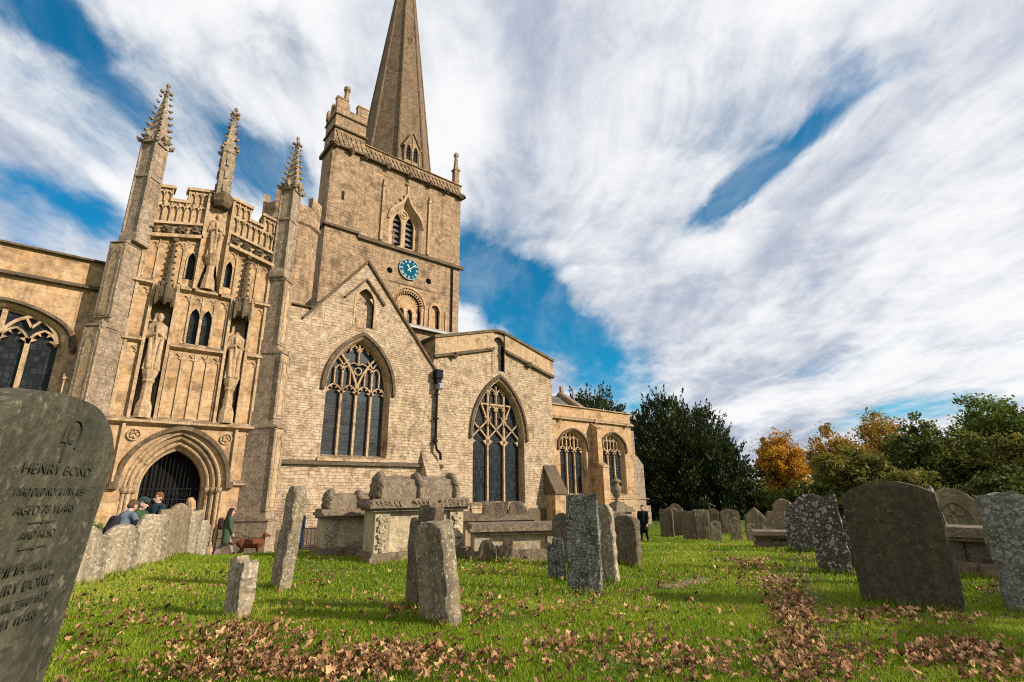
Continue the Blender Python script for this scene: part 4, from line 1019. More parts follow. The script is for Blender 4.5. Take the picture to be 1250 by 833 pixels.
headstone(9.56,1.06,-68,1.0,1.48,.20,'slant',G_['sunlich'],'lichen crusted slab coloured paler for sunlight, cut off by the right edge of the picture',-2,0,None,.022,nu=22)
# the far scatter
FAR='weathered headstones far across the grass'
for (x,y,yw,w,h,k,mt,lb,ln) in [
 (25.0,17.1,-80,.75,1.42,'flat','brown','dark flat headstone nearest the yew, at the left of the far group',0),
 (25.6,17.0,-70,1.0,1.46,'slant','tan','sunlit tan headstone leaning against the dark one nearest the yew',5),
 (28.4,18.8,-75,.9,1.62,'shoulder','tan','reddish topped headstone just behind the two nearest the yew',2),
 (24.3,15.25,-60,.72,1.38,'flat','brown','dark blocky headstone in the middle of the far group',-2),
 (24.95,15.0,-55,.75,1.42,'flat','tan','flat pale brown headstone touching the dark blocky one',1),
 (23.9,13.7,-50,.52,.96,'round','tan','little round headed stone in front of the far group',0),
 (29.4,16.85,-55,.6,1.36,'ogee','brown','narrow ogee topped headstone in the second rank of the far group',0),
 (28.9,15.6,-52,1.05,1.34,'segment','brown','broad brown curved headstone in the second rank of the far group',0),
 (25.5,13.5,-52,.56,1.08,'ogee','tan','small ogee headed stone between the broad brown one and the gabled one',-2),
 (30.9,15.2,-55,1.15,1.40,'pointed','tan','large gabled tan headstone at the right of the far group',3),
 (25.2,12.6,-52,.52,.84,'round','tan','small worn stone in front of the large gabled headstone',0),
 (32.8,14.9,-55,1.0,1.12,'corner','tan','rounded tan headstone furthest right in the far group, in front of the hedge',0),
 (36.0,16.4,-60,.7,1.0,'flat','brown','dim grey stone in the shade before the hedge',0),
 (29.3,12.5,-60,.62,1.55,'round','tan','tall round topped headstone above the far table tomb',-2)]:
    headstone(x,y,yw,w,h,.13,k,G_[mt],lb,ln,0,FAR,.02,10,10)

# carved panel of the arched headstone
m=M(); m.T=Matrix.Translation((18.5,3.6,gzf(18.5,3.6)))@Matrix.Rotation(R(-72),4,'Z')
m.band(arch(0,.46,.62,.62,8),arch(0,.40,.62,.55,8),-.13,-.08); m.box(-.05,.05,-.125,-.08,.55,1.12); m.box(-.2,.2,-.125,-.08,.84,.94); m.box(-.42,.42,-.13,-.08,.40,.47)
arch_st=[o for o in col.objects if o.get('label','').startswith('arched headstone')][0]
pan=m.build('carved_panel',G_['tan'],None); pan.parent=arch_st; pan.matrix_parent_inverse=(Matrix.Translation(arch_st.location)@Matrix.Rotation(R(-72),4,'Z')).inverted()

# the big leaning slab in the left foreground, with its inscription
def text(body,size,x,z,parent,mat,y,bold=.0,sx=1.0):
    cu=bpy.data.curves.new('t','FONT'); cu.body=body; cu.size=size; cu.align_x='CENTER'; cu.extrude=.0015; cu.offset=bold; cu.resolution_u=2
    o=bpy.data.objects.new('t',cu); col.objects.link(o)
    bpy.context.view_layer.update(); dg=bpy.context.evaluated_depsgraph_get()
    me=bpy.data.meshes.new_from_object(o.evaluated_get(dg)); bpy.data.objects.remove(o)
    me.materials.clear(); me.materials.append(mat)
    t=bpy.data.objects.new('inscription',me); col.objects.link(t); t.parent=parent; t.location=(x,y,z); t.rotation_euler=(R(90),0,0); t.scale=(sx,1,1)
    return t
cut=plain('dark_cut_letters',(.052,.048,.033),.95,0,.5,30)
SL=dict(x=.0,y=0,yaw=0)
dU=Vector((math.cos(R(66.8)),math.sin(R(66.8)),0)); nU=Vector((-dU.y,dU.x,0))
pb=Vector((.115,2.418,0))-dU*.36+nU*(.18+.055)
slab=headstone(pb.x,pb.y,66.8,.80,1.82,.11,'slabtop',G_['slab'],'big leaning old slab cut with names and a cross, cropped by the picture edge',0,6.0,None,.003,30,24,z=0)
yf=-.055-.004
for body,size,z,x,sx in (('HENRY BOND',.044,1.577,.02,1.38),('WHO DIED NOV.R 17TH 1895',.036,1.516,.02,.80),('AGED 78 YEARS',.038,1.466,.02,1.2),
    ('AND ALSO',.034,1.398,.02,1.1),('EMMA',.052,1.302,-.06,1.1),('WIFE OF',.034,1.304,.10,1.0),('HENRY BOND',.046,1.252,.02,1.25),('DIED APRIL 23RD 1907',.036,1.205,.02,1.0),('AGED 81 YEARS',.038,1.158,.02,1.15)):
    text(body,size,x,z,slab,cut,yf,-.0009,sx)
m=M()
for z in (1.443,1.373,1.10): m.box(-.05,.09,yf-.0015,yf+.003,z-.002,z+.002); m.prism([(.02-.012,z),(.02,z+.006),(.02+.012,z),(.02,z-.006)],yf-.002,yf+.003)
m.build('engraved_rule',cut,slab)
m=M()   # sunk cross with an arch round it
m.box(-.006,.006,yf-.002,yf+.003,1.615,1.712); m.box(-.032,.032,yf-.002,yf+.003,1.672,1.683)
m.bar([(.02+.05*math.cos(a),1.695+.05*math.sin(a)) for a in [math.pi*(1.1-1.35*k/14) for k in range(15)]],.006,yf-.0018,yf+.003)
c=m.build('carved_cross',cut,slab)

# ------------------------------------------------------------------ tombs
def chest_tomb(x,y,yaw,L,W,zlid,lid_t,bale,label,over=.14,mat='tomb',top='tombtop',carve=True,cat='chest tomb',broken=False,plinth=.12):
    """x,y = south-west foot; yaw = direction of the long south side"""
    z=gzf(x,y); t=empty('chest_tomb',(x,y,z),R(yaw)); tag(t,label,cat)
    m=M(); m.box(-.10,L+.10,-.10,W+.1,-.5,plinth); m.box(-.05,L+.05,-.05,W+.05,plinth,plinth+.08); m.build('plinth',G_[top],t)
    m=M(); m.box(.08,L-.08,.08,W-.08,0,zlid)
    for a in (0,L-.34): m.box(a,a+.34,.0,.10,plinth,zlid); m.box(a,a+.34,W-.1,W,plinth,zlid)
    m.box(0,.1,.1,W-.1,plinth,zlid-.02) ; m.box(L-.1,L,.1,W-.1,plinth,zlid-.02)
    m.build('chest',G_[mat],t)
    if carve:
        for a in (.17,L-.17):
            m=M(); n=int((zlid-.3)/.2)
            for k in range(n):
                zz=plinth+.2+k*.2
                m.blob((a,-.01,zz),(.10,.045,.09),8,6,.8)
                for q in range(4): m.blob((a+.09*math.cos(q*1.57+k),-.015,zz+.08*math.sin(q*1.57+k)),(.045,.04,.04),6,4,.5)
            m.build('carving',G_[mat],t)
        m=M()
        if L<2.0:
            for k in range(5): a=k*.6; m.tube([(L*.62+.05*k,-.0+.06,plinth+.25+.1*k),(L*.62+.16*math.cos(a),.06,plinth+.45+.16*math.sin(a))],.025,5)
            m.build('scroll_panel',G_[mat],t)
    m=M(); n=9
    m.box(-over,L+over,-over,W+over,zlid,zlid+lid_t*.45); m.box(-over*.6,L+over*.6,-over*.6,W+over*.6,zlid+lid_t*.45,zlid+lid_t)
    m.box(-over*.5,L+over*.5,-over*.5,W+over*.5,zlid-.07,zlid)
    if bale>.4:
        for k in range(int((L+2*over)/.11)):
            if 6<k<9 or 12<k<15: continue
            m.blob((-over+.06+k*.11,-over*.8,zlid+lid_t*.42),(.06,.06,.075),7,5,.8)
        for k in range(int((W+2*over)/.12)): m.blob((-over*.85,-over+.08+k*.12,zlid+lid_t*.42),(.06,.06,.075),7,5,.8)
    m.build('lid',G_[top],t)
    if bale:
        m=M(); zb=zlid+lid_t; nn=10; x0,x1=.12,L-.12; hw=W*.40
        vs=[];fs=[];seg=28
        for i in range(seg+1):
            xx=x0+(x1-x0)*i/seg
            for k in range(nn+1):
                a=math.pi*k/nn; rr=1+.05*math.sin(a*9)+.03*noise.noise(Vector((xx*5,a*3,x)))
                vs.append((xx,W/2-hw*math.cos(a)*rr,zb+bale*math.sin(a)**.8*rr))
        for i in range(seg):
            for k in range(nn): q=i*(nn+1)+k; fs.append((q,q+1,q+nn+2,q+nn+1))
        fs.append(tuple(range(nn+1))[::-1]); fs.append(tuple(range(seg*(nn+1),(seg+1)*(nn+1))))
        m.add(vs,fs); m.build('bale',G_[top],t)
        m=M()
        for c in (x0+.03,(x0+x1)/2,x1-.03):
            pts=[(c,W/2-hw*1.06*math.cos(math.pi*k/nn),zb+bale*1.10*math.sin(math.pi*k/nn)**.8) for k in range(nn+1)]
            m.tube(pts,.075,7)
        for c in (x0-.02,x1+.02):                                      # scalloped bale ends
            m.ring(0,0,[(.01,0)],3) if False else None
            for k in range(7): a=math.pi*(k+.5)/7; m.blob((c,W/2-hw*.95*math.cos(a),zb+bale*.95*math.sin(a)),(.07,.1,.1),7,5,.5)
            m.blob((c,W/2,zb+bale*.45),(.06,hw*.7,bale*.5),9,6,.3)
        m.blob((x0+.08,W/2,zb+bale*1.1),(.12,.14,.1),7,5,.6)
        m.build('bale_rib',G_[top],t)
    return t
chest_tomb(5.45,11.4,-11,2.16,1.05,1.16,.20,.50,'large bale topped chest tomb with carved corner posts, tallest of the tombs',.17)
chest_tomb(5.1,13.6,-11,1.85,.95,.95,.17,.38,'smaller bale topped chest tomb with scrolled panels, at the left behind the largest tomb',.12)
chest_tomb(7.1,9.85,-29.5,2.0,.9,.60,.15,0,'low plain table tomb with thick flat lid on the right of the bale tomb',.12,carve=False,cat='table tomb')
chest_tomb(8.0,11.5,-29.5,1.75,.85,.80,.13,0,'flat lidded table tomb right behind the low plain one',.12,carve=False,cat='table tomb')
headstone(8.85,11.35,-29,.7,.34,.14,'flat',G_['brown'],'loose flat piece of stone lying on the rear table tomb',0,0,None,.03,8,6,'stone fragment',gzf(8,11.5)+.92,'stone_fragment')
headstone(9.35,11.05,-29,.52,.36,.14,'round',G_['brown'],'small half round stone piece standing on the rear table tomb',0,0,None,.03,8,6,'stone fragment',gzf(8,11.5)+.92,'stone_fragment')
headstone(7.22,9.55,-50,.42,.46,.10,'round',G_['brown'],'low dark stump of a stone against the left end of the plain table tomb',0,0,None,.03,8,8)
headstone(7.55,9.35,-50,.42,.46,.10,'broken',G_['brown'],'low dark broken stone beside the stump by the plain table tomb',0,0,None,.03,8,8)
# tombs by the chancel
chest_tomb(10.35,9.6,-30,1.05,.8,.86,.14,0,'pale table tomb with moulded lid behind the mottled brown headstone',.12,carve=False,cat='table tomb')
t=empty('urn_tomb',(14.85,12.1,gzf(14.85,12.1)),R(-10)); t.scale=(.66,.66,.80); tag(t,'square pedestal tomb topped by a stone urn, in front of the chancel windows','urn tomb')
m=M(); m.box(-.62,.62,-.62,.62,-.3,.25); m.box(-.5,.5,-.5,.5,.25,1.45); m.build('pedestal',G_['tomb'],t)
m=M(); m.box(-.66,.66,-.66,.66,1.45,1.55); m.box(-.58,.58,-.58,.58,1.55,1.66); m.ring(0,0,[(.6,1.66),(.3,1.86)],4,math.pi/4); m.build('cornice',G_['tombtop'],t)
m=M(); m.ring(0,0,[(.2,1.84),(.10,1.92),(.09,2.0),(.2,2.12),(.26,2.35),(.27,2.5),(.16,2.58),(.15,2.64),(.28,2.7),(.26,2.78),(.1,2.84),(.04,2.95)],14); m.build('urn',G_['tombtop'],t,True)
chest_tomb(12.6,2.75,-100,1.25,.75,.62,.16,0,'dark moulded table tomb with worn lid at the right',.14,'brown','tombtop',False,'table tomb')
chest_tomb(15.3,7.45,-60,1.0,.9,.36,.1,0,'small low table tomb with overhanging lid among the far stones',.25,'tan','tombtop',False,'table tomb')
tag((lambda m:(m.box(7.55,8.9,5.2,5.5,-.3,.012),m.build('ledger_slab',G_['tan'],None))[1])(M()),'flat ledger stone almost sunk in the grass beside the grey lichened slab','ledger stone').location.z=0
# ------------------------------------------------------------------ people
SK=plain('skin',(.50,.30,.22),.6,0,.1,20)
def remesh(m,name,mat,parent,vox,smooth=2):
    o=m.build(name,mat,None)
    r=o.modifiers.new('r','REMESH'); r.mode='VOXEL'; r.voxel_size=vox
    if smooth: s=o.modifiers.new('s','SMOOTH'); s.iterations=smooth; s.factor=.5
    bpy.context.view_layer.update(); dg=bpy.context.evaluated_depsgraph_get()
    me=bpy.data.meshes.new_from_object(o.evaluated_get(dg)); old=o.data; o.modifiers.clear(); o.data=me; bpy.data.meshes.remove(old)
    me.materials.clear(); me.materials.append(mat); me.shade_smooth(); me.name=name
    if parent is not None: o.parent=parent
    return o
def cl(name,c): return plain(name,c,.85,0,.35,14,.1,.3)
def person(loc,yaw,label,H=1.75,lean=0.0,stride=0.0,arms=((.25,.1),(.25,.1)),head_pitch=0,head_turn=0,top=None,topname='jacket',coat_len=.80,legs=None,hair=None,hairlen=0,cap=None,glasses=False,female=False,skirt=0):
    k=H/1.75; root=None
    def P(x,y,z):            # lean bends everything above the hip forward
        if z>.93: dz=z-.93; return ((x+math.sin(lean)*dz+0)*k,y*k,(.93+dz*math.cos(lean))*k)
        return (x*k,y*k,z*k)
    sw=.175 if female else .20
    b=M(); hz=1.62; hd=Vector(P(.02,0,hz)); hp=head_pitch+lean*.6
    fw=Vector((math.cos(hp)*math.cos(head_turn),math.cos(hp)*math.sin(head_turn),-math.sin(hp))); sd=Vector((-math.sin(head_turn),math.cos(head_turn),0)); upv=fw.cross(sd)
    def Hd(f,s,u): return tuple(hd+(fw*f+sd*s+upv*u)*k)
    b.cap(Hd(-.01,0,.035),Hd(.02,0,-.02),.092*k,.080*k); b.cap(Hd(.035,0,-.05),Hd(.03,0,-.09),.058*k,.048*k)
    b.cap(Hd(.09,0,.0),Hd(.118,0,-.03),.012*k,.017*k)
    for s in (-1,1): b.cap(Hd(-.01,s*.088,.0),Hd(-.01,s*.092,-.03),.02*k,.014*k); b.cap(Hd(.075,s*.035,.022),Hd(.082,s*.03,.024),.016*k,.012*k)
    b.cap(Hd(.085,-.02,-.07),Hd(.085,.02,-.07),.013*k,.013*k)
    b.cap(Hd(-.02,0,-.06),P(-.01,0,1.44),.055*k,.062*k)
    b.cap(P(0,0,1.32),P(0,0,1.12),.15*k,.13*k); b.cap(P(0,-sw*.6,1.38),P(0,sw*.6,1.38),.09*k,.09*k); b.cap(P(0,0,1.12),P(0,0,.95),.13*k,.14*k)
    joints=[]
    for s,(sh,el) in zip((-1,1),arms):
        S=Vector(P(0,s*sw,1.40)); a=sh+lean*0; u=Vector((math.sin(a),s*.10,-math.cos(a))).normalized(); E=S+u*.29*k
        a2=a+el; v=Vector((math.sin(a2),-s*.05,-math.cos(a2))).normalized(); Wr=E+v*.25*k
        b.cap(S,E,.052*k,.042*k); b.cap(E,Wr,.042*k,.028*k); joints.append((S,E,Wr,v))
        b.cap(Wr,Wr+v*.075*k,.030*k,.032*k)
        for q in range(4):
            off=Vector((0,(q-1.5)*.019,0))*k; L=(.075,.085,.08,.062)[q]
            b.cap(Wr+v*.085*k+off,Wr+v*(.085+L*.55)*k+off*1.15,.0098*k,.009*k); b.cap(Wr+v*(.085+L*.55)*k+off*1.15,Wr+v*(.085+L)*k+off*1.15+Vector((.018,0,0))*k,.009*k,.0075*k)
        b.cap(Wr+v*.03*k+Vector((.02,0,0))*k,Wr+v*.085*k+Vector((.05,0,0))*k,.012*k,.009*k)
    lg=[]
    for s,st in zip((-1,1),(stride,-stride)):
        Hh=Vector((0,s*.09,.93))*k; Kn=Vector((st*.22+.03,s*.095,.50))*k; An=Vector((st*.5-(.06 if st<0 else 0),s*.10,.09+(.04 if st<0 else 0)))*k
        b.cap(Hh,Kn,.085*k,.058*k); b.cap(Kn,An,.056*k,.040*k); b.cap(An+Vector((-.04,0,-.045))*k,An+Vector((.15,0,-.05))*k,.042*k,.034*k); lg.append((Hh,Kn,An))
    root=empty('person',loc,yaw); tag(root,label,'person')
    remesh(b,'body',SK,root,.011,1)
    t=M()
    t.cap(P(0,0,1.33),P(0,0,1.12),.172*k,.155*k); t.cap(P(0,-sw*.75,1.385),P(0,sw*.75,1.385),.085*k,.085*k); t.cap(P(0,0,1.12),P(0,0,.98),.155*k,.168*k)
    t.cap(P(-.03,0,1.46),P(0,0,1.42),.075*k,.1*k)
    if coat_len<.9:
        t.cap(P(0,-.05,.95),P(.0,-.07,coat_len),.15*k,.165*k); t.cap(P(0,.05,.95),P(0,.07,coat_len),.15*k,.165*k)
    for S,E,Wr,v in joints: t.cap(S,E,.075*k,.062*k); t.cap(E,Wr-v*.02*k,.062*k,.048*k)
    remesh(t,topname,top,root,.016,3)
    l=M()
    for Hh,Kn,An in lg: l.cap(Hh,Kn,.102*k,.074*k); l.cap(Kn,An+Vector((0,0,.03))*k,.074*k,.058*k)
    l.cap(Vector((0,-.07,.92))*k,Vector((0,.07,.92))*k,.12*k,.12*k); remesh(l,'trousers',legs,root,.018,2)
    f=M()
    for Hh,Kn,An in lg: f.cap(An+Vector((-.05,0,-.04))*k,An+Vector((.16,0,-.048))*k,.05*k,.042*k); f.cap(An,An+Vector((0,0,.10))*k,.055*k,.06*k)
    remesh(f,'boots',cl('boot_leather',(.05,.035,.025)),root,.018,1)
    if hair:
        h=M(); h.cap(Hd(-.025,0,.045),Hd(-.045,0,-.01),.100*k,.088*k); h.cap(Hd(.02,0,.085),Hd(-.04,0,.08),.062*k,.07*k)
        if hairlen:
            for s in (-1,0,1): h.cap(Hd(-.075,s*.06,0),tuple(Vector(Hd(-.09,s*.075,0))+Vector((-.03,0,-hairlen))*k),.062*k,.05*k)
            for s in (-1,1): h.cap(Hd(-.01,s*.085,.03),tuple(Vector(Hd(-.04,s*.09,0))+Vector((-.01,0,-hairlen*.75))*k),.032*k,.03*k)
        remesh(h,'hair',hair,root,.013,2)
    if cap:
        h=M(); h.cap(Hd(-.05,0,.085),Hd(.05,0,.075),.098*k,.085*k); h.cap(Hd(.09,-.04,.062),Hd(.09,.04,.062),.032*k,.032*k); h.cap(Hd(-.02,0,.10),Hd(.05,0,.09),.09*k,.08*k)
        remesh(h,'flat_cap',cap,root,.012,2)
    if glasses:
        h=M()
        for s in (-1,1): h.cap(Hd(.098,s*.038-.008,.022),Hd(.098,s*.038+.008,.02),.021*k,.021*k); h.cap(Hd(.095,s*.07,.028),Hd(.0,s*.096,.03),.006*k,.006*k)
        h.cap(Hd(.105,-.02,.03),Hd(.105,.02,.03),.006*k,.006*k); remesh(h,'sunglasses',MT['iron'],root,.007,0)
    return root,joints,Hd
W1,_,_=person((4.42,20.6,gzf(4.42,20.6)),R(-8),'woman with long dark hair and green coat walking a brown dog past the porch',1.64,.06,.55,((.15,.25),(-.25,.3)),.1,0,cl('green_wool',(.055,.085,.05)),'coat',.62,cl('patterned_trousers',(.28,.22,.21)),cl('dark_brown_hair',(.035,.02,.014)),.30,female=True)
m=M(); m.cap((-.22,.02,1.10),(-.23,.02,1.26),.105,.09); m.cap((-.20,.02,1.04),(-.19,.02,1.2),.10,.10)
bp=remesh(m,'rucksack',cl('plum_canvas',(.045,.022,.018)),None,.02,2); bp.location=W1.location; bp.rotation_euler=W1.rotation_euler; tag(bp,'small plum rucksack on the back of the woman in the green coat','rucksack')
person((1.38,15.75,gzf(1.38,15.75)-.0),R(-35),'man in a flat cap and dark green jacket chatting behind the row of headstones',1.74,.10,0,((.5,1.0),(.5,1.2)),.1,.1,cl('dark_green_jacket',(.035,.075,.03)),'jacket',.78,cl('brown_cord',(.08,.06,.04)),cl('grey_hair',(.20,.18,.16)),0,cl('dark_tweed',(.035,.05,.05)))
person((1.84,16.34,gzf(1.84,16.34)),R(205),'man in sunglasses with short ginger hair facing the one in the cap',1.75,.03,0,((.3,1.2),(.2,.4)),0,.0,cl('teal_jacket',(.02,.04,.05)),'jacket',.8,cl('blue_jeans',(.05,.07,.12)),cl('ginger_hair',(.16,.07,.03)),0,None,True)
P3,_,_=person((1.02,15.05,gzf(1.02,15.05)),R(28),'person in a grey blue anorak bending forward behind the row of headstones',1.70,.30,0,((.5,.8),(.4,.9)),.25,0,cl('grey_blue_nylon',(.12,.145,.19)),'anorak',.75,cl('black_trousers',(.03,.03,.035)),cl('brown_hair',(.10,.06,.035)),.0)
m=M(); m.cap((-.0,-.05,1.02),(.06,-.05,1.26),.11,.09); m.cap((-.0,.05,1.02),(.06,.05,1.26),.11,.09); m.cap((-.07,-.05,1.04),(-.05,.05,1.08),.06,.06)
bp=remesh(m,'backpack',cl('maroon_backpack',(.03,.024,.03)),None,.02,2); bp.location=P3.location+Vector((-.16,-.06,0)); bp.rotation_euler=P3.rotation_euler; tag(bp,'dark backpack worn by the person in the grey blue anorak','backpack')
person((2.72,17.32,gzf(2.72,17.32)),R(150),'person with long blonde hair seen from behind at the porch door',1.66,.05,0,((.2,.5),(.2,.5)),.1,0,cl('dark_coat',(.03,.025,.025)),'coat',.7,cl('dark_trousers',(.03,.03,.04)),cl('blonde_hair',(.45,.27,.14)),.26,female=True)
person((6.1,18.55,gzf(6.1,18.55)),R(100),'person in a dark blue coat half hidden behind the tall narrow headstone',1.66,.02,.2,((.1,.2),(.1,.2)),0,0,cl('navy_coat',(.010,.022,.035)),'coat',.55,cl('navy_trousers',(.015,.02,.035)),cl('dark_hair',(.06,.035,.02)),.05)
person((21.3,15.86,gzf(21.3,15.86)),R(200),'distant person dressed in black by the corner buttress of the chancel',1.70,.0,.3,((.2,.3),(.1,.3)),0,0,cl('black_coat',(.012,.012,.014)),'coat',.6,cl('black_jeans',(.012,.012,.015)),cl('brown_short_hair',(.07,.04,.025)),0)
# the dog
d=M()
d.cap((-.30,0,.50),(.05,0,.49),.15,.165); d.cap((.05,0,.49),(.26,0,.49),.18,.165); d.cap((-.36,0,.50),(-.30,0,.47),.12,.14)
d.cap((.30,0,.54),(.44,0,.70),.085,.065); d.cap((.45,0,.74),(.50,0,.735),.075,.062); d.cap((.52,0,.725),(.63,0,.70),.045,.034)
d.cap((.64,0,.712),(.655,0,.71),.016,.014)
for s in (-1,1):
    d.cap((.44,s*.062,.755),(.43,s*.085,.66),.026,.032)
    d.cap((.24,s*.07,.45),(.25,s*.075,.24),.058,.034); d.cap((.25,s*.075,.24),(.25+.05*s,s*.075,.05),.032,.026); d.cap((.25+.05*s,s*.075,.035),(.31+.05*s,s*.075,.03),.032,.026)
    d.cap((-.32,s*.07,.46),(-.26,s*.08,.28),.085,.05); d.cap((-.26,s*.08,.28),(-.40,s*.08,.18),.045,.03); d.cap((-.40,s*.08,.18),(-.37,s*.08,.04),.028,.026); d.cap((-.37,s*.08,.035),(-.31,s*.08,.03),.03,.026)
d.cap((-.42,0,.54),(-.60,0,.52),.035,.028); d.cap((-.60,0,.52),(-.78,0,.60),.032,.02)
for k in range(6): d.cap((-.55-.04*k,0,.52+.01*k),(-.57-.04*k,0,.45+.02*k),.02,.008)
dog=remesh(d,'dog',plain('red_brown_fur',(.13,.042,.016),.8,0,.4,18,.2,.5),None,.016,2); dog.scale=(.95,1.2,1.0); dog.location=(5.16,20.35,gzf(5.12,20.35)); dog.rotation_euler=(0,0,R(-5)); tag(dog,'red brown long coated dog on a lead beside the green coated woman','dog')
m=M(); 
A=Vector((4.66,20.42,gzf(4.6,20.4)+.88)); B=dog.location+Vector((.36,0,.66))
m.tube([tuple(A.lerp(B,t)+Vector((0,0,-.10*math.sin(math.pi*t)))) for t in [k/8 for k in range(9)]],.009,5); tag(m.build('dog_lead',MT['iron']),'thin dark lead running from the woman to the brown dog','dog lead')

# ------------------------------------------------------------------ plants
def leaves(centres,size,mat_tone,outward=None,asp=.55,up=0.0):
    """diamond shaped leaf faces at the given centres"""
    n=len(centres); a=rng.normal(size=(n,3)); 
    if outward is not None: a=a*.55+outward*1.0
    a[:,2]+=up; a/=np.linalg.norm(a,axis=1)[:,None]
    b=rng.normal(size=(n,3)); b-= (b*a).sum(1)[:,None]*a; b/=np.linalg.norm(b,axis=1)[:,None]
    s=np.asarray(size)[:,None] if np.ndim(size) else np.full((n,1),size)
    c=np.cross(a,b)*s*.12
    co=np.stack([centres-a*s*.5,centres+b*s*asp*.5+c,centres+a*s*.55,centres-b*s*asp*.5+c],1).reshape(-1,3)
    return co
def crown_points(nc,per,radii,lump=.35,crad=.16,shell=.55,seed=0,flat=0):
    r=np.random.default_rng(seed)
    d=r.normal(size=(nc,3)); d/=np.linalg.norm(d,axis=1)[:,None]
    rad=r.random(nc)**shell
    nn=np.array([noise.noise(Vector(tuple(x*1.7+seed))) for x in d]); rad*=1+lump*nn
    c=d*rad[:,None]; cr=crad*(.6+.8*r.random(nc))
    p=c[:,None,:]+r.normal(size=(nc,per,3))*cr[:,None,None]*np.array([1,1,.75])*.6
    tone=np.repeat(r.random(nc),per)*.65+r.random(nc*per)*.35
    out=np.repeat(d,per,0)
    return (p*np.array(radii)).reshape(-1,3),tone,out
BARK=plain('bark',(.07,.055,.04),.95,0,.5,9,.1,.8)
def tree(name,label,cat,x,y,rx,ry,zlo,ztop,mat,nc=220,per=45,leaf=.34,lump=.45,shell=.5,seed=1,group=None,spiky=0,trunk=.35,crad=.17,asp=.55,limbs=7,zb=None):
    zb=gzf(x,y) if zb is None else zb
    root=empty(name,(x,y,zb)); tag(root,label,cat,group)
    rx*=.78; ry*=.78; rz=(ztop-zlo)/2*.90; cz=(ztop+zlo)/2-zb-(ztop-zlo)*.03
    p,tone,out=crown_points(nc,per,(rx,ry,rz),lump,crad,shell,seed)
    p[:,2]+=cz
    keep=p[:,2]>.15; p,tone,out=p[keep],tone[keep],out[keep]
    sz=leaf*(.6+.8*rng.random(len(p)))
    co=leaves(p,sz,tone,out if spiky else None,asp,spiky)
    if spiky:     # upright sprays that break the outline
        r=np.random.default_rng(seed+5); ns=int(nc*.8); d=r.normal(size=(ns,3)); d[:,2]=np.abs(d[:,2])*.8; d/=np.linalg.norm(d,axis=1)[:,None]
        nn=np.array([noise.noise(Vector(tuple(q*1.7+seed))) for q in d])
        base=d*(1+lump*nn)[:,None]*.92*np.array([rx,ry,rz]); base[:,2]+=cz
        dirv=d+np.array([0,0,.9])+r.normal(size=(ns,3))*.25; dirv/=np.linalg.norm(dirv,axis=1)[:,None]
        t=r.random((ns,30)); L=(.7+1.2*r.random(ns))[:,None]
        q=base[:,None,:]+dirv[:,None,:]*(t*L)[:,:,None]+r.normal(size=(ns,30,3))*(.16*(1-t*.8))[:,:,None]
        q=q.reshape(-1,3); kk=q[:,2]>.2; o2=np.repeat(dirv,30,0)[kk]; q=q[kk]
        co=np.concatenate([co,leaves(q,leaf*(.5+.5*rng.random(len(q))),None,o2,asp,.3)]); tone=np.concatenate([tone,(np.repeat(r.random(ns),30)[kk])*.6+.3*rng.random(len(q))])
    n=len(co)//4
    bulk('crown',co,np.full(n,4),np.arange(4*n),mat,np.repeat(tone,4),root)
    m=M(); h=max(cz,1.0)
    m.tube([(0,0,-.3),(.05,.02,h*.4),(.0,.05,h),(.1,0,h+rz*.5)],[trunk*1.3,trunk,trunk*.7,trunk*.2],8)
    for k in range(limbs):
        a=k*2.4+seed; e=Vector((math.cos(a)*rx*.75,math.sin(a)*ry*.75,h+rz*(.1+.6*((k*.37)%1))))
        s0=Vector((.03,.03,h*(.35+.45*((k*.53)%1)))); m.tube([tuple(s0),tuple(s0.lerp(e,.5)+Vector((0,0,-.2))),tuple(e)],[trunk*.45,trunk*.28,trunk*.08],5)
    m.build('trunk',BARK,root)
    return root
L_={}
L_['yew']=leafmat('yew_needles',(.013,.024,.008),(.036,.052,.014),(.075,.085,.022),.1,.55)
L_['orange']=leafmat('orange_leaves',(.30,.135,.016),(.55,.28,.024),(.60,.38,.05),.4)
L_['rust']=leafmat('rusty_leaves',(.16,.12,.025),(.40,.22,.035),(.38,.30,.05),.3)
L_['olive']=leafmat('olive_leaves',(.06,.075,.014),(.155,.15,.024),(.29,.22,.04),.4)
L_['green']=leafmat('mid_green_leaves',(.045,.07,.012),(.115,.155,.022),(.22,.23,.035),.4)
L_['dark']=leafmat('dark_green_leaves',(.04,.06,.012),(.11,.13,.022),(.25,.21,.036),.35)
L_['bare']=leafmat('thin_brown_twigs',(.07,.06,.045),(.12,.09,.06),None,.1)
L_['shrub']=leafmat('variegated_leaves',(.10,.14,.03),(.22,.26,.08),(.42,.42,.20),.25)
T=tree
T('yew_tree','huge dark yew with ragged crown standing beyond the chancel','tree',40.3,25.9,5.6,5.6,-2.2,10.1,L_['yew'],420,60,.34,.30,.45,3,None,1,.6,.14,.4)
T('yew_tree','yew top showing above the chancel roof','tree',38.6,34.0,4.6,4.6,1,11.6,L_['yew'],260,50,.34,.35,.45,8,None,1,.5,.15,.4)
T('yew_tree','lower drooping yew spreading to the right of the huge one','tree',42.0,23.4,2.6,2.6,-2.0,5.6,L_['yew'],240,50,.34,.35,.45,15,None,1,.4,.16,.4)
T('maple_tree','bright orange autumn maple right of the yews','tree',61.5,26.3,3.3,3.3,.5,7.9,L_['orange'],260,55,.32,.35,.5,4,None,0,.3)
T('bare_tree','nearly leafless grey tree far behind the bright orange maple','tree',78,34,4.8,4.8,2,10.4,L_['bare'],240,14,.28,.3,.6,6,None,0,.35,.2,.16,14)
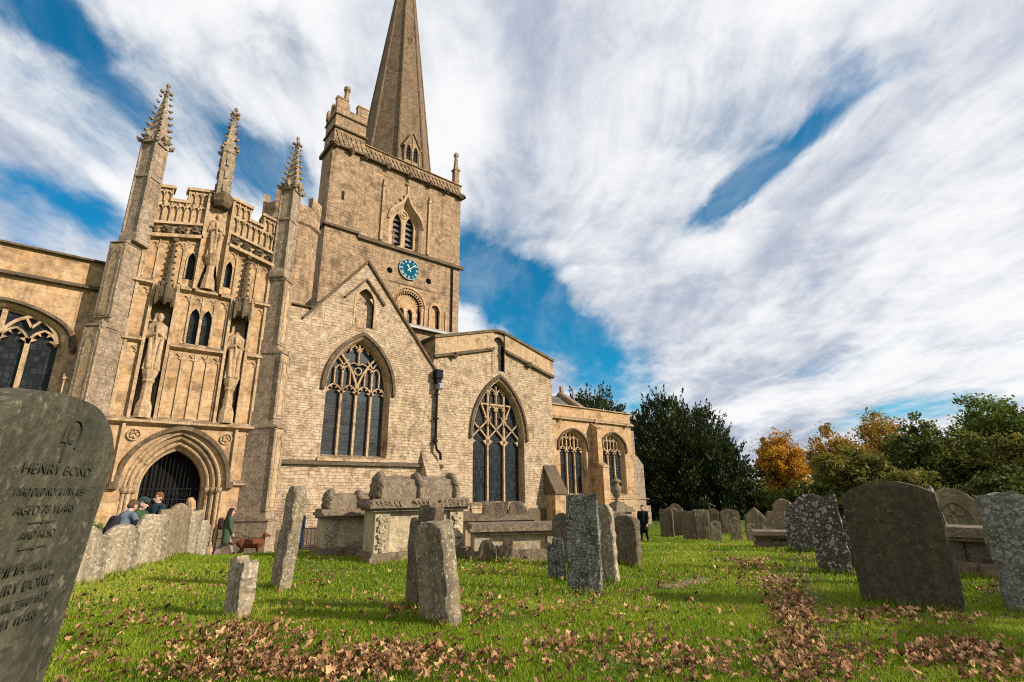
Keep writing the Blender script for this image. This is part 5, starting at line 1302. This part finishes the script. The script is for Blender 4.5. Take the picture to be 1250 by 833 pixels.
T('bare_tree','thin half bare tree between the orange maple and the rusty one','tree',78,28.5,4.2,4.2,1,8.8,L_['bare'],220,16,.28,.3,.6,17,None,0,.3,.2,.2,12)
T('rusty_tree','tree turning yellow brown, left of the tallest rust coloured one','tree',56,18.7,3.2,3.2,-.5,7.5,L_['rust'],300,42,.30,.45,.55,5,None,0,.3)
T('rusty_tree','tallest rust coloured tree in the middle of the hedgerow','tree',71.5,18.6,4.0,4.0,0,10.2,L_['rust'],320,42,.34,.5,.55,9,None,0,.35)
T('olive_tree','olive green bushy tree under the yellow brown one','tree',49,15.6,3.4,3.4,-1,4.9,L_['olive'],260,50,.30,.45,.5,11,None,0,.3)
T('dark_tree','dark green thicket tree right of the rust coloured one','tree',53,11.4,3.3,3.3,-1,7.1,L_['dark'],320,48,.32,.5,.55,12,None,0,.35)
T('dark_tree','dark gappy tree with sky showing through it','tree',54,8.3,3.2,3.2,-1,5.9,L_['dark'],200,40,.30,.5,.6,22,None,0,.3)
T('green_tree','light green rounded tree rising highest on the right','tree',75,9.2,5.4,5.4,1,11.4,L_['green'],380,48,.38,.45,.55,13,None,0,.4)
T('olive_tree','yellowish olive tree in front of the light green rounded one','tree',53.5,5.6,3.6,3.6,-1,5.9,L_['olive'],300,48,.32,.45,.5,14,None,0,.3)
T('pine_tree','dark conifer at the right edge of the picture','tree',60.5,2.0,2.6,2.6,3,11.4,L_['dark'],240,45,.34,.5,.6,16,None,1,.35)
T('olive_tree','olive tree at the right edge beneath the dark conifer','tree',49,2.0,3.4,3.4,-1,5.5,L_['olive'],260,45,.32,.45,.5,18)
# hedge bushes in front of the trees
for k,(x,y,rx,zt,mt,lb) in enumerate([(44,23.4,3.4,4.8,'yew','dark yew scrub filling the gap between the drooping yew and the orange maple'),(46,20.6,3.0,1.7,'dark','dark hedge bush below the bright orange maple'),(39.3,28.2,3.4,5.5,'yew','dark yew scrub close behind the east end of the chancel'),(46,17.8,2.6,2.3,'dark','dark hedge bush just right of the drooping yew'),(46.5,14.5,2.6,1.3,'dark','dark hedge bush below the olive bushy tree'),
    (46,11.4,3.0,2.9,'olive','olive hedge bush left of the big dark headstone'),(45.5,8.6,2.3,1.4,'dark','dark hedge bush right behind the big dark headstone top'),(45,5.9,2.9,2.6,'dark','dark hedge bush beneath the gappy tree'),(44,3.4,2.4,1.5,'olive','olive hedge bush right above the table tomb'),(43,1.0,2.8,2.8,'dark','dark hedge bush at the right edge of the picture')]):
    T('hedge_bush',lb,'bush',x,y,rx,rx,-1.2,zt,L_[mt],260,50,.26,.4,.45,30+k,'bushes of the churchyard hedge',0,.12,.18,.55,5)
T('garden_shrub','pale variegated shrub beside the porch, behind the row of headstones','shrub',.62,18.6,.55,.55,-.5,1.0,L_['shrub'],60,16,.12,.4,.5,40,None,0,.03,.22,.5,6)
T('lime_tree','tall lime tree to the right of the churchyard, casting dappled shade over the grass','tree',16.4,-10.2,3.4,3.4,3.6,8.9,L_['olive'],100,26,.30,.5,.6,51,None,0,.35)
# far wood closing the horizon
p=[];tn=[]
for k in range(1500):
    a=R(-25+75*rng.random()); rr=125+30*rng.random(); x,y=rr*math.cos(a),rr*math.sin(a); h=4.5+3.5*noise.noise(Vector((x*.03,y*.03,2)))
    q=np.array([x,y,-1+h*rng.random()])+rng.normal(size=(26,3))*np.array([1.5,1.5,.9]); p.append(q); tn.append(np.full(26,rng.random()))
p=np.concatenate(p); co=leaves(p,.9+.6*rng.random(len(p)),None); n=len(p)
tag(bulk('far_wood',co,np.full(n,4),np.arange(4*n),L_['olive'],np.repeat(np.concatenate(tn),4)),'dull green wood far off behind the churchyard trees','wood',None,'stuff')

# ------------------------------------------------------------------ the ground
def axis(a,b,step,far):
    c=list(np.arange(a,b+step/2,step)); s=step; x=c[-1]
    while x<far: s*=1.25; x+=s; c.append(x)
    s=step; x=c[0]; l=[]
    while x>-far: s*=1.25; x-=s; l.append(x)
    return np.array(l[::-1]+c)
TR=np.array([(24,10.2),(17.5,7.2),(13.2,5.6),(10.6,4.5),(8.6,3.6),(7.2,2.9),(6.0,2.3),(5.2,1.9)])
def near_trail(x,y):
    d=np.full(len(x),9.)
    for a,b_ in zip(TR,TR[1:]):
        ab=b_-a; t=np.clip(((x-a[0])*ab[0]+(y-a[1])*ab[1])/(ab@ab),0,1); d=np.minimum(d,np.hypot(x-a[0]-t*ab[0],y-a[1]-t*ab[1]))
    return d
gm=bpy.data.materials.new('turf'); gm.use_nodes=True; nt,add=NT(gm); b=nt.nodes['Principled BSDF']
tc=add('ShaderNodeTexCoord').outputs['Object']
c=mixc(add,ramp(add,nz(add,tc,1.1,5,.6),.3,.7),(.07,.13,.012,1),(.12,.175,.02,1))
c=mixc(add,math_(add,'MULTIPLY',ramp(add,nz(add,tc,30,4,.7),.35,.65),.6),c,(.03,.055,.008,1))
c=mixc(add,math_(add,'MULTIPLY',ramp(add,nz(add,tc,2.6,6,.65),.60,.68),.45),c,(.10,.065,.03,1))
at=add('ShaderNodeAttribute',attribute_name='tone').outputs['Fac']
c=mixc(add,math_(add,'MULTIPLY',at,.6),c,mixc(add,ramp(add,nz(add,tc,14,5,.7),.3,.7),(.045,.03,.018,1),(.11,.07,.04,1)))
nt.links.new(c,b.inputs['Base Color']); b.inputs['Roughness'].default_value=.95; b.inputs['Specular IOR Level'].default_value=.1
bp=add('ShaderNodeBump',{'Strength':.8,'Distance':.05,'Height':nz(add,tc,25,5,.7)}); nt.links.new(bp.outputs[0],b.inputs['Normal'])
xs=axis(-8,40,.35,900); ys=axis(-4,36,.35,900)
X,Y_=np.meshgrid(xs,ys); Z=gz(X,Y_); nx,ny=len(xs),len(ys)
co=np.stack([X,Y_,Z],-1).reshape(-1,3); ii=np.arange(nx*ny).reshape(ny,nx)
q=np.stack([ii[:-1,:-1],ii[:-1,1:],ii[1:,1:],ii[1:,:-1]],-1).reshape(-1,4)
lawn=bulk('lawn',co,np.full(len(q),4),q.ravel(),gm,1-ss(.08,.5,near_trail(co[:,0],co[:,1]))); lawn.data.shade_smooth(); lawn['kind']='structure'
# the paved path to the porch
pm=stone('path_stone',(.27,.23,.17),brick=(.7,.5,.01),vary=.15,lich_amt=.2,top_amt=.0,bump=.3)
m=M(); xs2=np.linspace(-6,7.5,28); ys2=np.linspace(18.3,21.9,9)
for i in range(27):
    for j in range(8):
        P4=[(xs2[i],ys2[j]),(xs2[i+1],ys2[j]),(xs2[i+1],ys2[j+1]),(xs2[i],ys2[j+1])]
        m.add([(x,y,gzf(x,y)+.012) for x,y in P4],[(0,1,2,3)])
pa=m.build('path',pm); pa['kind']='structure'

# ------------------------------------------------------------------ grass
def sector(n,s0,s1,pw=1.0):
    s=(s0**pw+(s1**pw-s0**pw)*rng.random(n))**(1/pw); lat=(rng.random(n)*2-1)*(1.12*s+1.2)
    x=.642*s+.767*lat; y=.767*s-.642*lat
    return x,y,s
def on_grass(x,y):
    side=-((x+.1)*.870-(y-11.8)*.493)
    return ~(((side>.9)&(y>10.5))|((y>18.0)&(x<7.5))|((y>21.3)&(x<21.6))|((y>23.2)))
gx=[];
for n,s0,s1 in ((190000,3.0,7.5),(130000,7.5,14),(120000,14,34)):
    x,y,s=sector(n,s0,s1,1.15); k=on_grass(x,y); gx.append(np.stack([x[k],y[k],s[k]],1))
tuf=[]
for (hx,hy,yw,w_,th_) in HS:
    if hx*.642+hy*.767>20: continue
    k=int(260*w_); u_=(rng.random(k)-.5)*(w_+.12); v_=(th_/2+.02+.05*rng.random(k))*np.where(rng.random(k)<.5,-1,1); c_,s_=math.cos(R(yw)),math.sin(R(yw)); xx=hx+u_*c_-v_*s_; yy=hy+u_*s_+v_*c_; tuf.append(np.stack([xx,yy,.642*xx+.767*yy],1))
NT0=sum(len(q) for q in gx); gx=gx+tuf; g=np.concatenate(gx); istuf=np.arange(len(g))>=NT0
dt=near_trail(g[:,0],g[:,1]); bare=np.array([noise.noise(Vector((a*.8+7,b*.8,1))) for a,b in zip(g[:,0],g[:,1])])
keep=(rng.random(len(g))<np.clip(dt/.32-.1,.35,1))&(rng.random(len(g))>np.clip((bare-.28)*3,0,.75))
keep|=istuf; g=g[keep]; istuf=istuf[keep]; x,y,s=g.T; n=len(g); z=gz(x,y)
clump=np.array([noise.noise(Vector((a*1.1,b*1.1,0))) for a,b in zip(x[::1],y[::1])])*.5+.5 if n<450000 else rng.random(n)
h=(.026+.03*rng.random(n)+.036*clump**2)*(1+.012*s); h=np.where(istuf,h*1.75+.02,h); w=.0032*np.maximum(1,s/4.2)*(.7+.6*rng.random(n)); an=rng.random(n)*2*np.pi
bend=rng.normal(size=(n,2))*(.45*h)[:,None]
dx,dy=np.cos(an)*w,np.sin(an)*w
b0=np.stack([x-dx,y-dy,z-.01],1); b1=np.stack([x+dx,y+dy,z-.01],1)
mx=np.stack([x+bend[:,0]*.35,y+bend[:,1]*.35,z+h*.6],1); off=np.stack([dx,dy,0*dx],1)*.75
tp=np.stack([x+bend[:,0],y+bend[:,1],z+h],1)
co=np.stack([b0,b1,mx+off,mx-off,tp],1).reshape(-1,3)
base=np.arange(n)[:,None]*5
idx=np.concatenate([base+np.array([0,1,2,3]),base+np.array([3,2,4])],1).ravel()
fn=np.tile([4,3],n)
big=np.array([noise.noise(Vector((a*.33,b*.33,4))) for a,b in zip(x,y)])
tone=np.clip(.15+.5*clump+.45*big+.5*(rng.random(n)-.5)+.1,0,1)
GR=leafmat('grass_blades',(.10,.18,.010),(.26,.34,.02),(.45,.44,.07),.45,.5)
tag(bulk('grass',co,fn,idx,GR,np.repeat(tone,5)),'short bright green churchyard grass','grass',None,'stuff')

# ------------------------------------------------------------------ fallen leaves
FWv=np.array([.6155,.7357,.2820]); 
def px_ground(u,v):
    d=FW[None]+RT[None]*((u-625)/625)[:,None]+UP[None]*((416.5-v)/625)[:,None]
    t=-1.5/np.minimum(d[:,2],-1e-3); return d[:,0]*t,d[:,1]*t
A_,P_,RO_=.874061,.285917,-.010941
fx=np.array([math.cos(A_),math.sin(A_),0]); rx_=np.array([math.sin(A_),-math.cos(A_),0]); zz_=np.array([0,0,1.])
FW=math.cos(P_)*fx+math.sin(P_)*zz_; u0=-math.sin(P_)*fx+math.cos(P_)*zz_
RT=math.cos(RO_)*rx_+math.sin(RO_)*u0; UP=-math.sin(RO_)*rx_+math.cos(RO_)*u0
DR=[(380,822,110,9,620),(300,788,45,7,150),(490,806,55,10,260),(170,762,30,6,55),(95,800,28,12,45),(330,775,40,7,90),(75,745,18,9,25),(150,742,60,14,45),(205,715,70,10,60),(240,735,60,10,50),(120,775,50,14,50),
 (640,742,55,12,110),(800,798,60,18,200),(690,790,35,10,90),(850,820,60,11,120),(905,690,10,4,70),(925,697,16,5,130),(945,714,18,6,190),(962,736,16,7,210),(972,760,18,8,200),(975,790,26,11,200),(985,820,36,12,150),
 (1045,768,45,6,80),(1125,806,48,9,170),(1190,806,34,8,130),(1095,757,40,3,80),(1165,768,36,5,45),(1218,722,14,4,60),(1010,683,22,3,70),(880,670,60,8,70),(590,820,40,10,40),
 (380,706,45,5,100),(440,740,60,9,80),(620,700,45,5,130),(560,690,60,5,80),(520,752,22,7,100),(590,758,25,9,70),(850,705,70,6,90),(800,720,60,6,70),(740,745,80,10,90),(290,770,35,7,70),(250,805,35,12,100),(1225,830,30,8,70)]
us=[];vs=[]
for u,v,su,sv,n in DR: n=int(n*1.05); us.append(u+su*rng.normal(size=n)); vs.append(v+sv*rng.normal(size=n))
us.append(rng.random(800)*1300-30); vs.append(680+185*rng.random(800)**.9)
u=np.concatenate(us); v=np.concatenate(vs); k=(v>664)&(v<905); x,y=px_ground(u[k],v[k])
k=on_grass(x,y)&(np.hypot(x,y)<32)&(np.hypot(x,y)>2.6); x,y=x[k],y[k]; n=len(x)
# curled, torn leaves: five soft lobes, each leaf with its own outline and folds
ang=2*np.pi*np.arange(15)/15
ol=np.concatenate([[[0,0]],np.stack([np.cos(ang),np.sin(ang)*.85],1)])
fan=np.array([[0,1+i,1+(i+1)%15] for i in range(15)])
rad=np.ones((n,16)); rad[:,1:]=(.70+.30*np.cos(ang*5)[None]*rng.random((n,1)))*(1+.16*rng.normal(size=(n,15)))
sz=(.020+.036*rng.random(n)**1.4); yaw=rng.random(n)*6.28; c1=rng.normal(size=n)*1.1+.3; c2=rng.normal(size=n)*.8+.7; tl=rng.normal(size=(n,2))*.2
px_=ol[None,:,0]*rad; py_=ol[None,:,1]*rad*(.75+.25*rng.random((n,1)))
lz=c1[:,None]*px_**2*.5+c2[:,None]*py_**2*.7+.22*np.sin(px_*3.5+yaw[:,None])+.15*np.sin(py_*5+yaw[:,None]*3)+tl[:,:1]*px_+tl[:,1:]*py_
lx=px_*np.cos(yaw)[:,None]-py_*np.sin(yaw)[:,None]; ly=px_*np.sin(yaw)[:,None]+py_*np.cos(yaw)[:,None]
lz=lz+.20*rng.normal(size=lz.shape)
lz=lz-lz.min(1)[:,None]
z=gz(x,y)+.025+.045*rng.random(n)
co=np.stack([x[:,None]+lx*sz[:,None],y[:,None]+ly*sz[:,None],z[:,None]+lz*sz[:,None]],-1).reshape(-1,3)
idx=(np.arange(n)[:,None,None]*16+fan[None]).reshape(-1)
LF=leafmat('dead_leaves',(.11,.05,.02),(.46,.24,.11),(.64,.42,.19),.2,.65)
t=rng.random(n)**1.3*.75; t[rng.random(n)<.08]=1.0
tag(bulk('fallen_leaves',co,np.full(15*n,3),idx,LF,np.repeat(t,16)),'drifts of curled brown autumn leaves on the grass','leaf litter',None,'stuff')

# ------------------------------------------------------------------ sky, sun, camera
SA,SE=R(33),R(27)
S=Vector((math.sin(SA)*math.cos(SE),-math.cos(SA)*math.cos(SE),math.sin(SE)))
w=bpy.data.worlds.new('World'); scene.world=w; w.use_nodes=True
nt=w.node_tree; _,add=NT(w); bg=nt.nodes['Background']
sky=add('ShaderNodeTexSky',sky_type='NISHITA'); sky.sun_disc=False; sky.sun_elevation=SE; sky.sun_rotation=math.atan2(S.x,S.y); sky.altitude=100; sky.air_density=1.0; sky.dust_density=.5; sky.ozone_density=2.0
D=add('ShaderNodeTexCoord').outputs['Generated']; sp_=add('ShaderNodeSeparateXYZ'); nt.links.new(D,sp_.inputs[0])
den=math_(add,'ADD',math_(add,'MAXIMUM',sp_.outputs[2],0.0),.18)
qx=math_(add,'DIVIDE',sp_.outputs[0],den); qy=math_(add,'DIVIDE',sp_.outputs[1],den)
def qof(u,v):
    d=FW+RT*(u-625)/625+UP*(416.5-v)/625; d=d/np.linalg.norm(d); return d[:2]/(max(d[2],0)+.18)
Q=add('ShaderNodeCombineXYZ'); nt.links.new(qx,Q.inputs[0]); nt.links.new(qy,Q.inputs[1])
wd=np.array([.60,.80])      # the wind that combs the cloud
al=math_(add,'ADD',math_(add,'MULTIPLY',qx,wd[0]),math_(add,'MULTIPLY',qy,wd[1])); ac=math_(add,'ADD',math_(add,'MULTIPLY',qx,wd[1]),math_(add,'MULTIPLY',qy,-wd[0]))
st=add('ShaderNodeCombineXYZ'); nt.links.new(math_(add,'MULTIPLY',al,.42),st.inputs[0]); nt.links.new(ac,st.inputs[1])
wn=add('ShaderNodeTexNoise',{'Scale':1.5,'Detail':3.0}); nt.links.new(Q.outputs[0],wn.inputs['Vector'])
wv=add('ShaderNodeVectorMath',operation='SCALE'); nt.links.new(wn.outputs['Color'],wv.inputs[0]); wv.inputs['Scale'].default_value=.30
sv=add('ShaderNodeVectorMath',operation='ADD'); nt.links.new(st.outputs[0],sv.inputs[0]); nt.links.new(wv.outputs[0],sv.inputs[1])
qv=add('ShaderNodeVectorMath',operation='ADD'); nt.links.new(Q.outputs[0],qv.inputs[0]); nt.links.new(wv.outputs[0],qv.inputs[1])
n_str=nz(add,sv.outputs[0],4.2,10,.62); n_iso=nz(add,Q.outputs[0],2.2,9,.60); n_big=nz(add,sv.outputs[0],1.6,5,.5); n_hi=nz(add,qv.outputs[0],8,9,.68)
# the clear gaps: centre, end of the long axis, half width in cross direction, strength
GAPS=[((965,185),(1095,100),(980,204),1.1),((900,238),(960,195),(916,252),.5),((890,150),(975,80),(930,190),.55),((1060,60),(1100,30),(1080,90),.4),
 ((520,200),(560,160),(500,190),.0),((640,365),(560,330),(640,405),1.0),((700,420),(780,480),(675,445),1.0),((600,345),(545,330),(600,375),.6),
 ((120,50),(190,140),(80,80),.85),((40,30),(100,90),(5,60),.6),((70,250),(-60,205),(85,220),.72),((30,300),(-60,270),(40,335),.45),
 ((330,175),(390,215),(350,140),.75),((335,225),(385,245),(330,260),.95),((370,70),(400,110),(345,85),.45),((160,290),(230,330),(150,320),.4),
 ((1090,505),(1250,475),(1090,520),.55),((760,495),(700,470),(760,510),.5),((200,150),(260,190),(180,175),.5),((100,160),(200,215),(80,185),.45),((860,262),(900,215),(880,275),.5),((1030,440),(1180,390),(1040,455),.3),((620,230),(700,150),(590,210),.25),((250,100),(300,150),(230,120),.35)]
gw=add('ShaderNodeTexNoise',{'Scale':3.2,'Detail':7.0,'Roughness':.6}); nt.links.new(sv.outputs[0],gw.inputs['Vector']); gs=add('ShaderNodeSeparateXYZ'); nt.links.new(gw.outputs['Color'],gs.inputs[0])
GX=math_(add,'ADD',qx,math_(add,'MULTIPLY',math_(add,'SUBTRACT',gs.outputs[0],.5),.42)); GY=math_(add,'ADD',qy,math_(add,'MULTIPLY',math_(add,'SUBTRACT',gs.outputs[1],.5),.42))
acc=None
for c,e,wq,amp in GAPS:
    c=qof(*c); B=np.stack([qof(*e)-c,qof(*wq)-c],1); I=np.linalg.inv(B)
    a=math_(add,'ADD',math_(add,'MULTIPLY',math_(add,'SUBTRACT',GX,float(c[0])),float(I[0,0])),math_(add,'MULTIPLY',math_(add,'SUBTRACT',GY,float(c[1])),float(I[0,1])))
    bb=math_(add,'ADD',math_(add,'MULTIPLY',math_(add,'SUBTRACT',GX,float(c[0])),float(I[1,0])),math_(add,'MULTIPLY',math_(add,'SUBTRACT',GY,float(c[1])),float(I[1,1])))
    r2=math_(add,'ADD',math_(add,'MULTIPLY',a,a),math_(add,'MULTIPLY',bb,bb))
    g=math_(add,'MULTIPLY',math_(add,'POWER',2.71828,math_(add,'MULTIPLY',r2,-1.0)),amp)
    acc=g if acc is None else math_(add,'ADD',acc,g)
dens=math_(add,'SUBTRACT',1.02,math_(add,'MULTIPLY',acc,.95))
dens=math_(add,'ADD',dens,math_(add,'MULTIPLY',math_(add,'SUBTRACT',n_str,.5),.75)); dens=math_(add,'ADD',dens,math_(add,'MULTIPLY',math_(add,'SUBTRACT',n_iso,.5),.55)); dens=math_(add,'ADD',dens,math_(add,'MULTIPLY',math_(add,'SUBTRACT',n_hi,.5),.40))
cov=ramp(add,dens,.12,.95); veil=math_(add,'MULTIPLY',ramp(add,n_str,.42,.72),.20); cov=math_(add,'ADD',cov,math_(add,'MULTIPLY',math_(add,'SUBTRACT',1.0,cov),veil))
shade=math_(add,'ADD',math_(add,'MULTIPLY',n_big,.5),math_(add,'ADD',math_(add,'MULTIPLY',n_str,.35),math_(add,'MULTIPLY',n_hi,.15)))
cc_=mixc(add,ramp(add,shade,.38,.60),(CLD[0],CLD[1],CLD[2],1),(CLB[0],CLB[1],CLB[2],1))
tint=mixc(add,1.0,sky.outputs[0],SKYTINT,'MULTIPLY')
colr=mixc(add,cov,tint,cc_)
nt.links.new(colr,bg.inputs['Color']); bg.inputs['Strength'].default_value=.1
su=bpy.data.lights.new('sun','SUN'); su.energy=SUN_E; su.angle=R(.53); su.color=(1,.90,.775)
so=bpy.data.objects.new('sun',su); col.objects.link(so); so.rotation_euler=(-S).to_track_quat('-Z','Y').to_euler(); so.location=(20,-20,40)
cam=bpy.data.cameras.new('camera'); cam.lens=18; cam.sensor_width=36; cam.clip_start=.05; cam.clip_end=3000
co_=bpy.data.objects.new('camera',cam); col.objects.link(co_)
mw=Matrix(((RT[0],UP[0],-FW[0],0),(RT[1],UP[1],-FW[1],0),(RT[2],UP[2],-FW[2],1.5),(0,0,0,1)))
co_.matrix_world=mw; scene.camera=co_
scene.view_settings.view_transform='Standard'; scene.view_settings.look='None'; scene.view_settings.exposure=EXPO; scene.view_settings.gamma=1
scene.render.engine='CYCLES'; scene.cycles.use_denoising=False; scene.cycles.filter_width=1.1; scene.cycles.sample_clamp_indirect=4; scene.cycles.max_bounces=6; scene.cycles.diffuse_bounces=3; scene.cycles.transmission_bounces=3
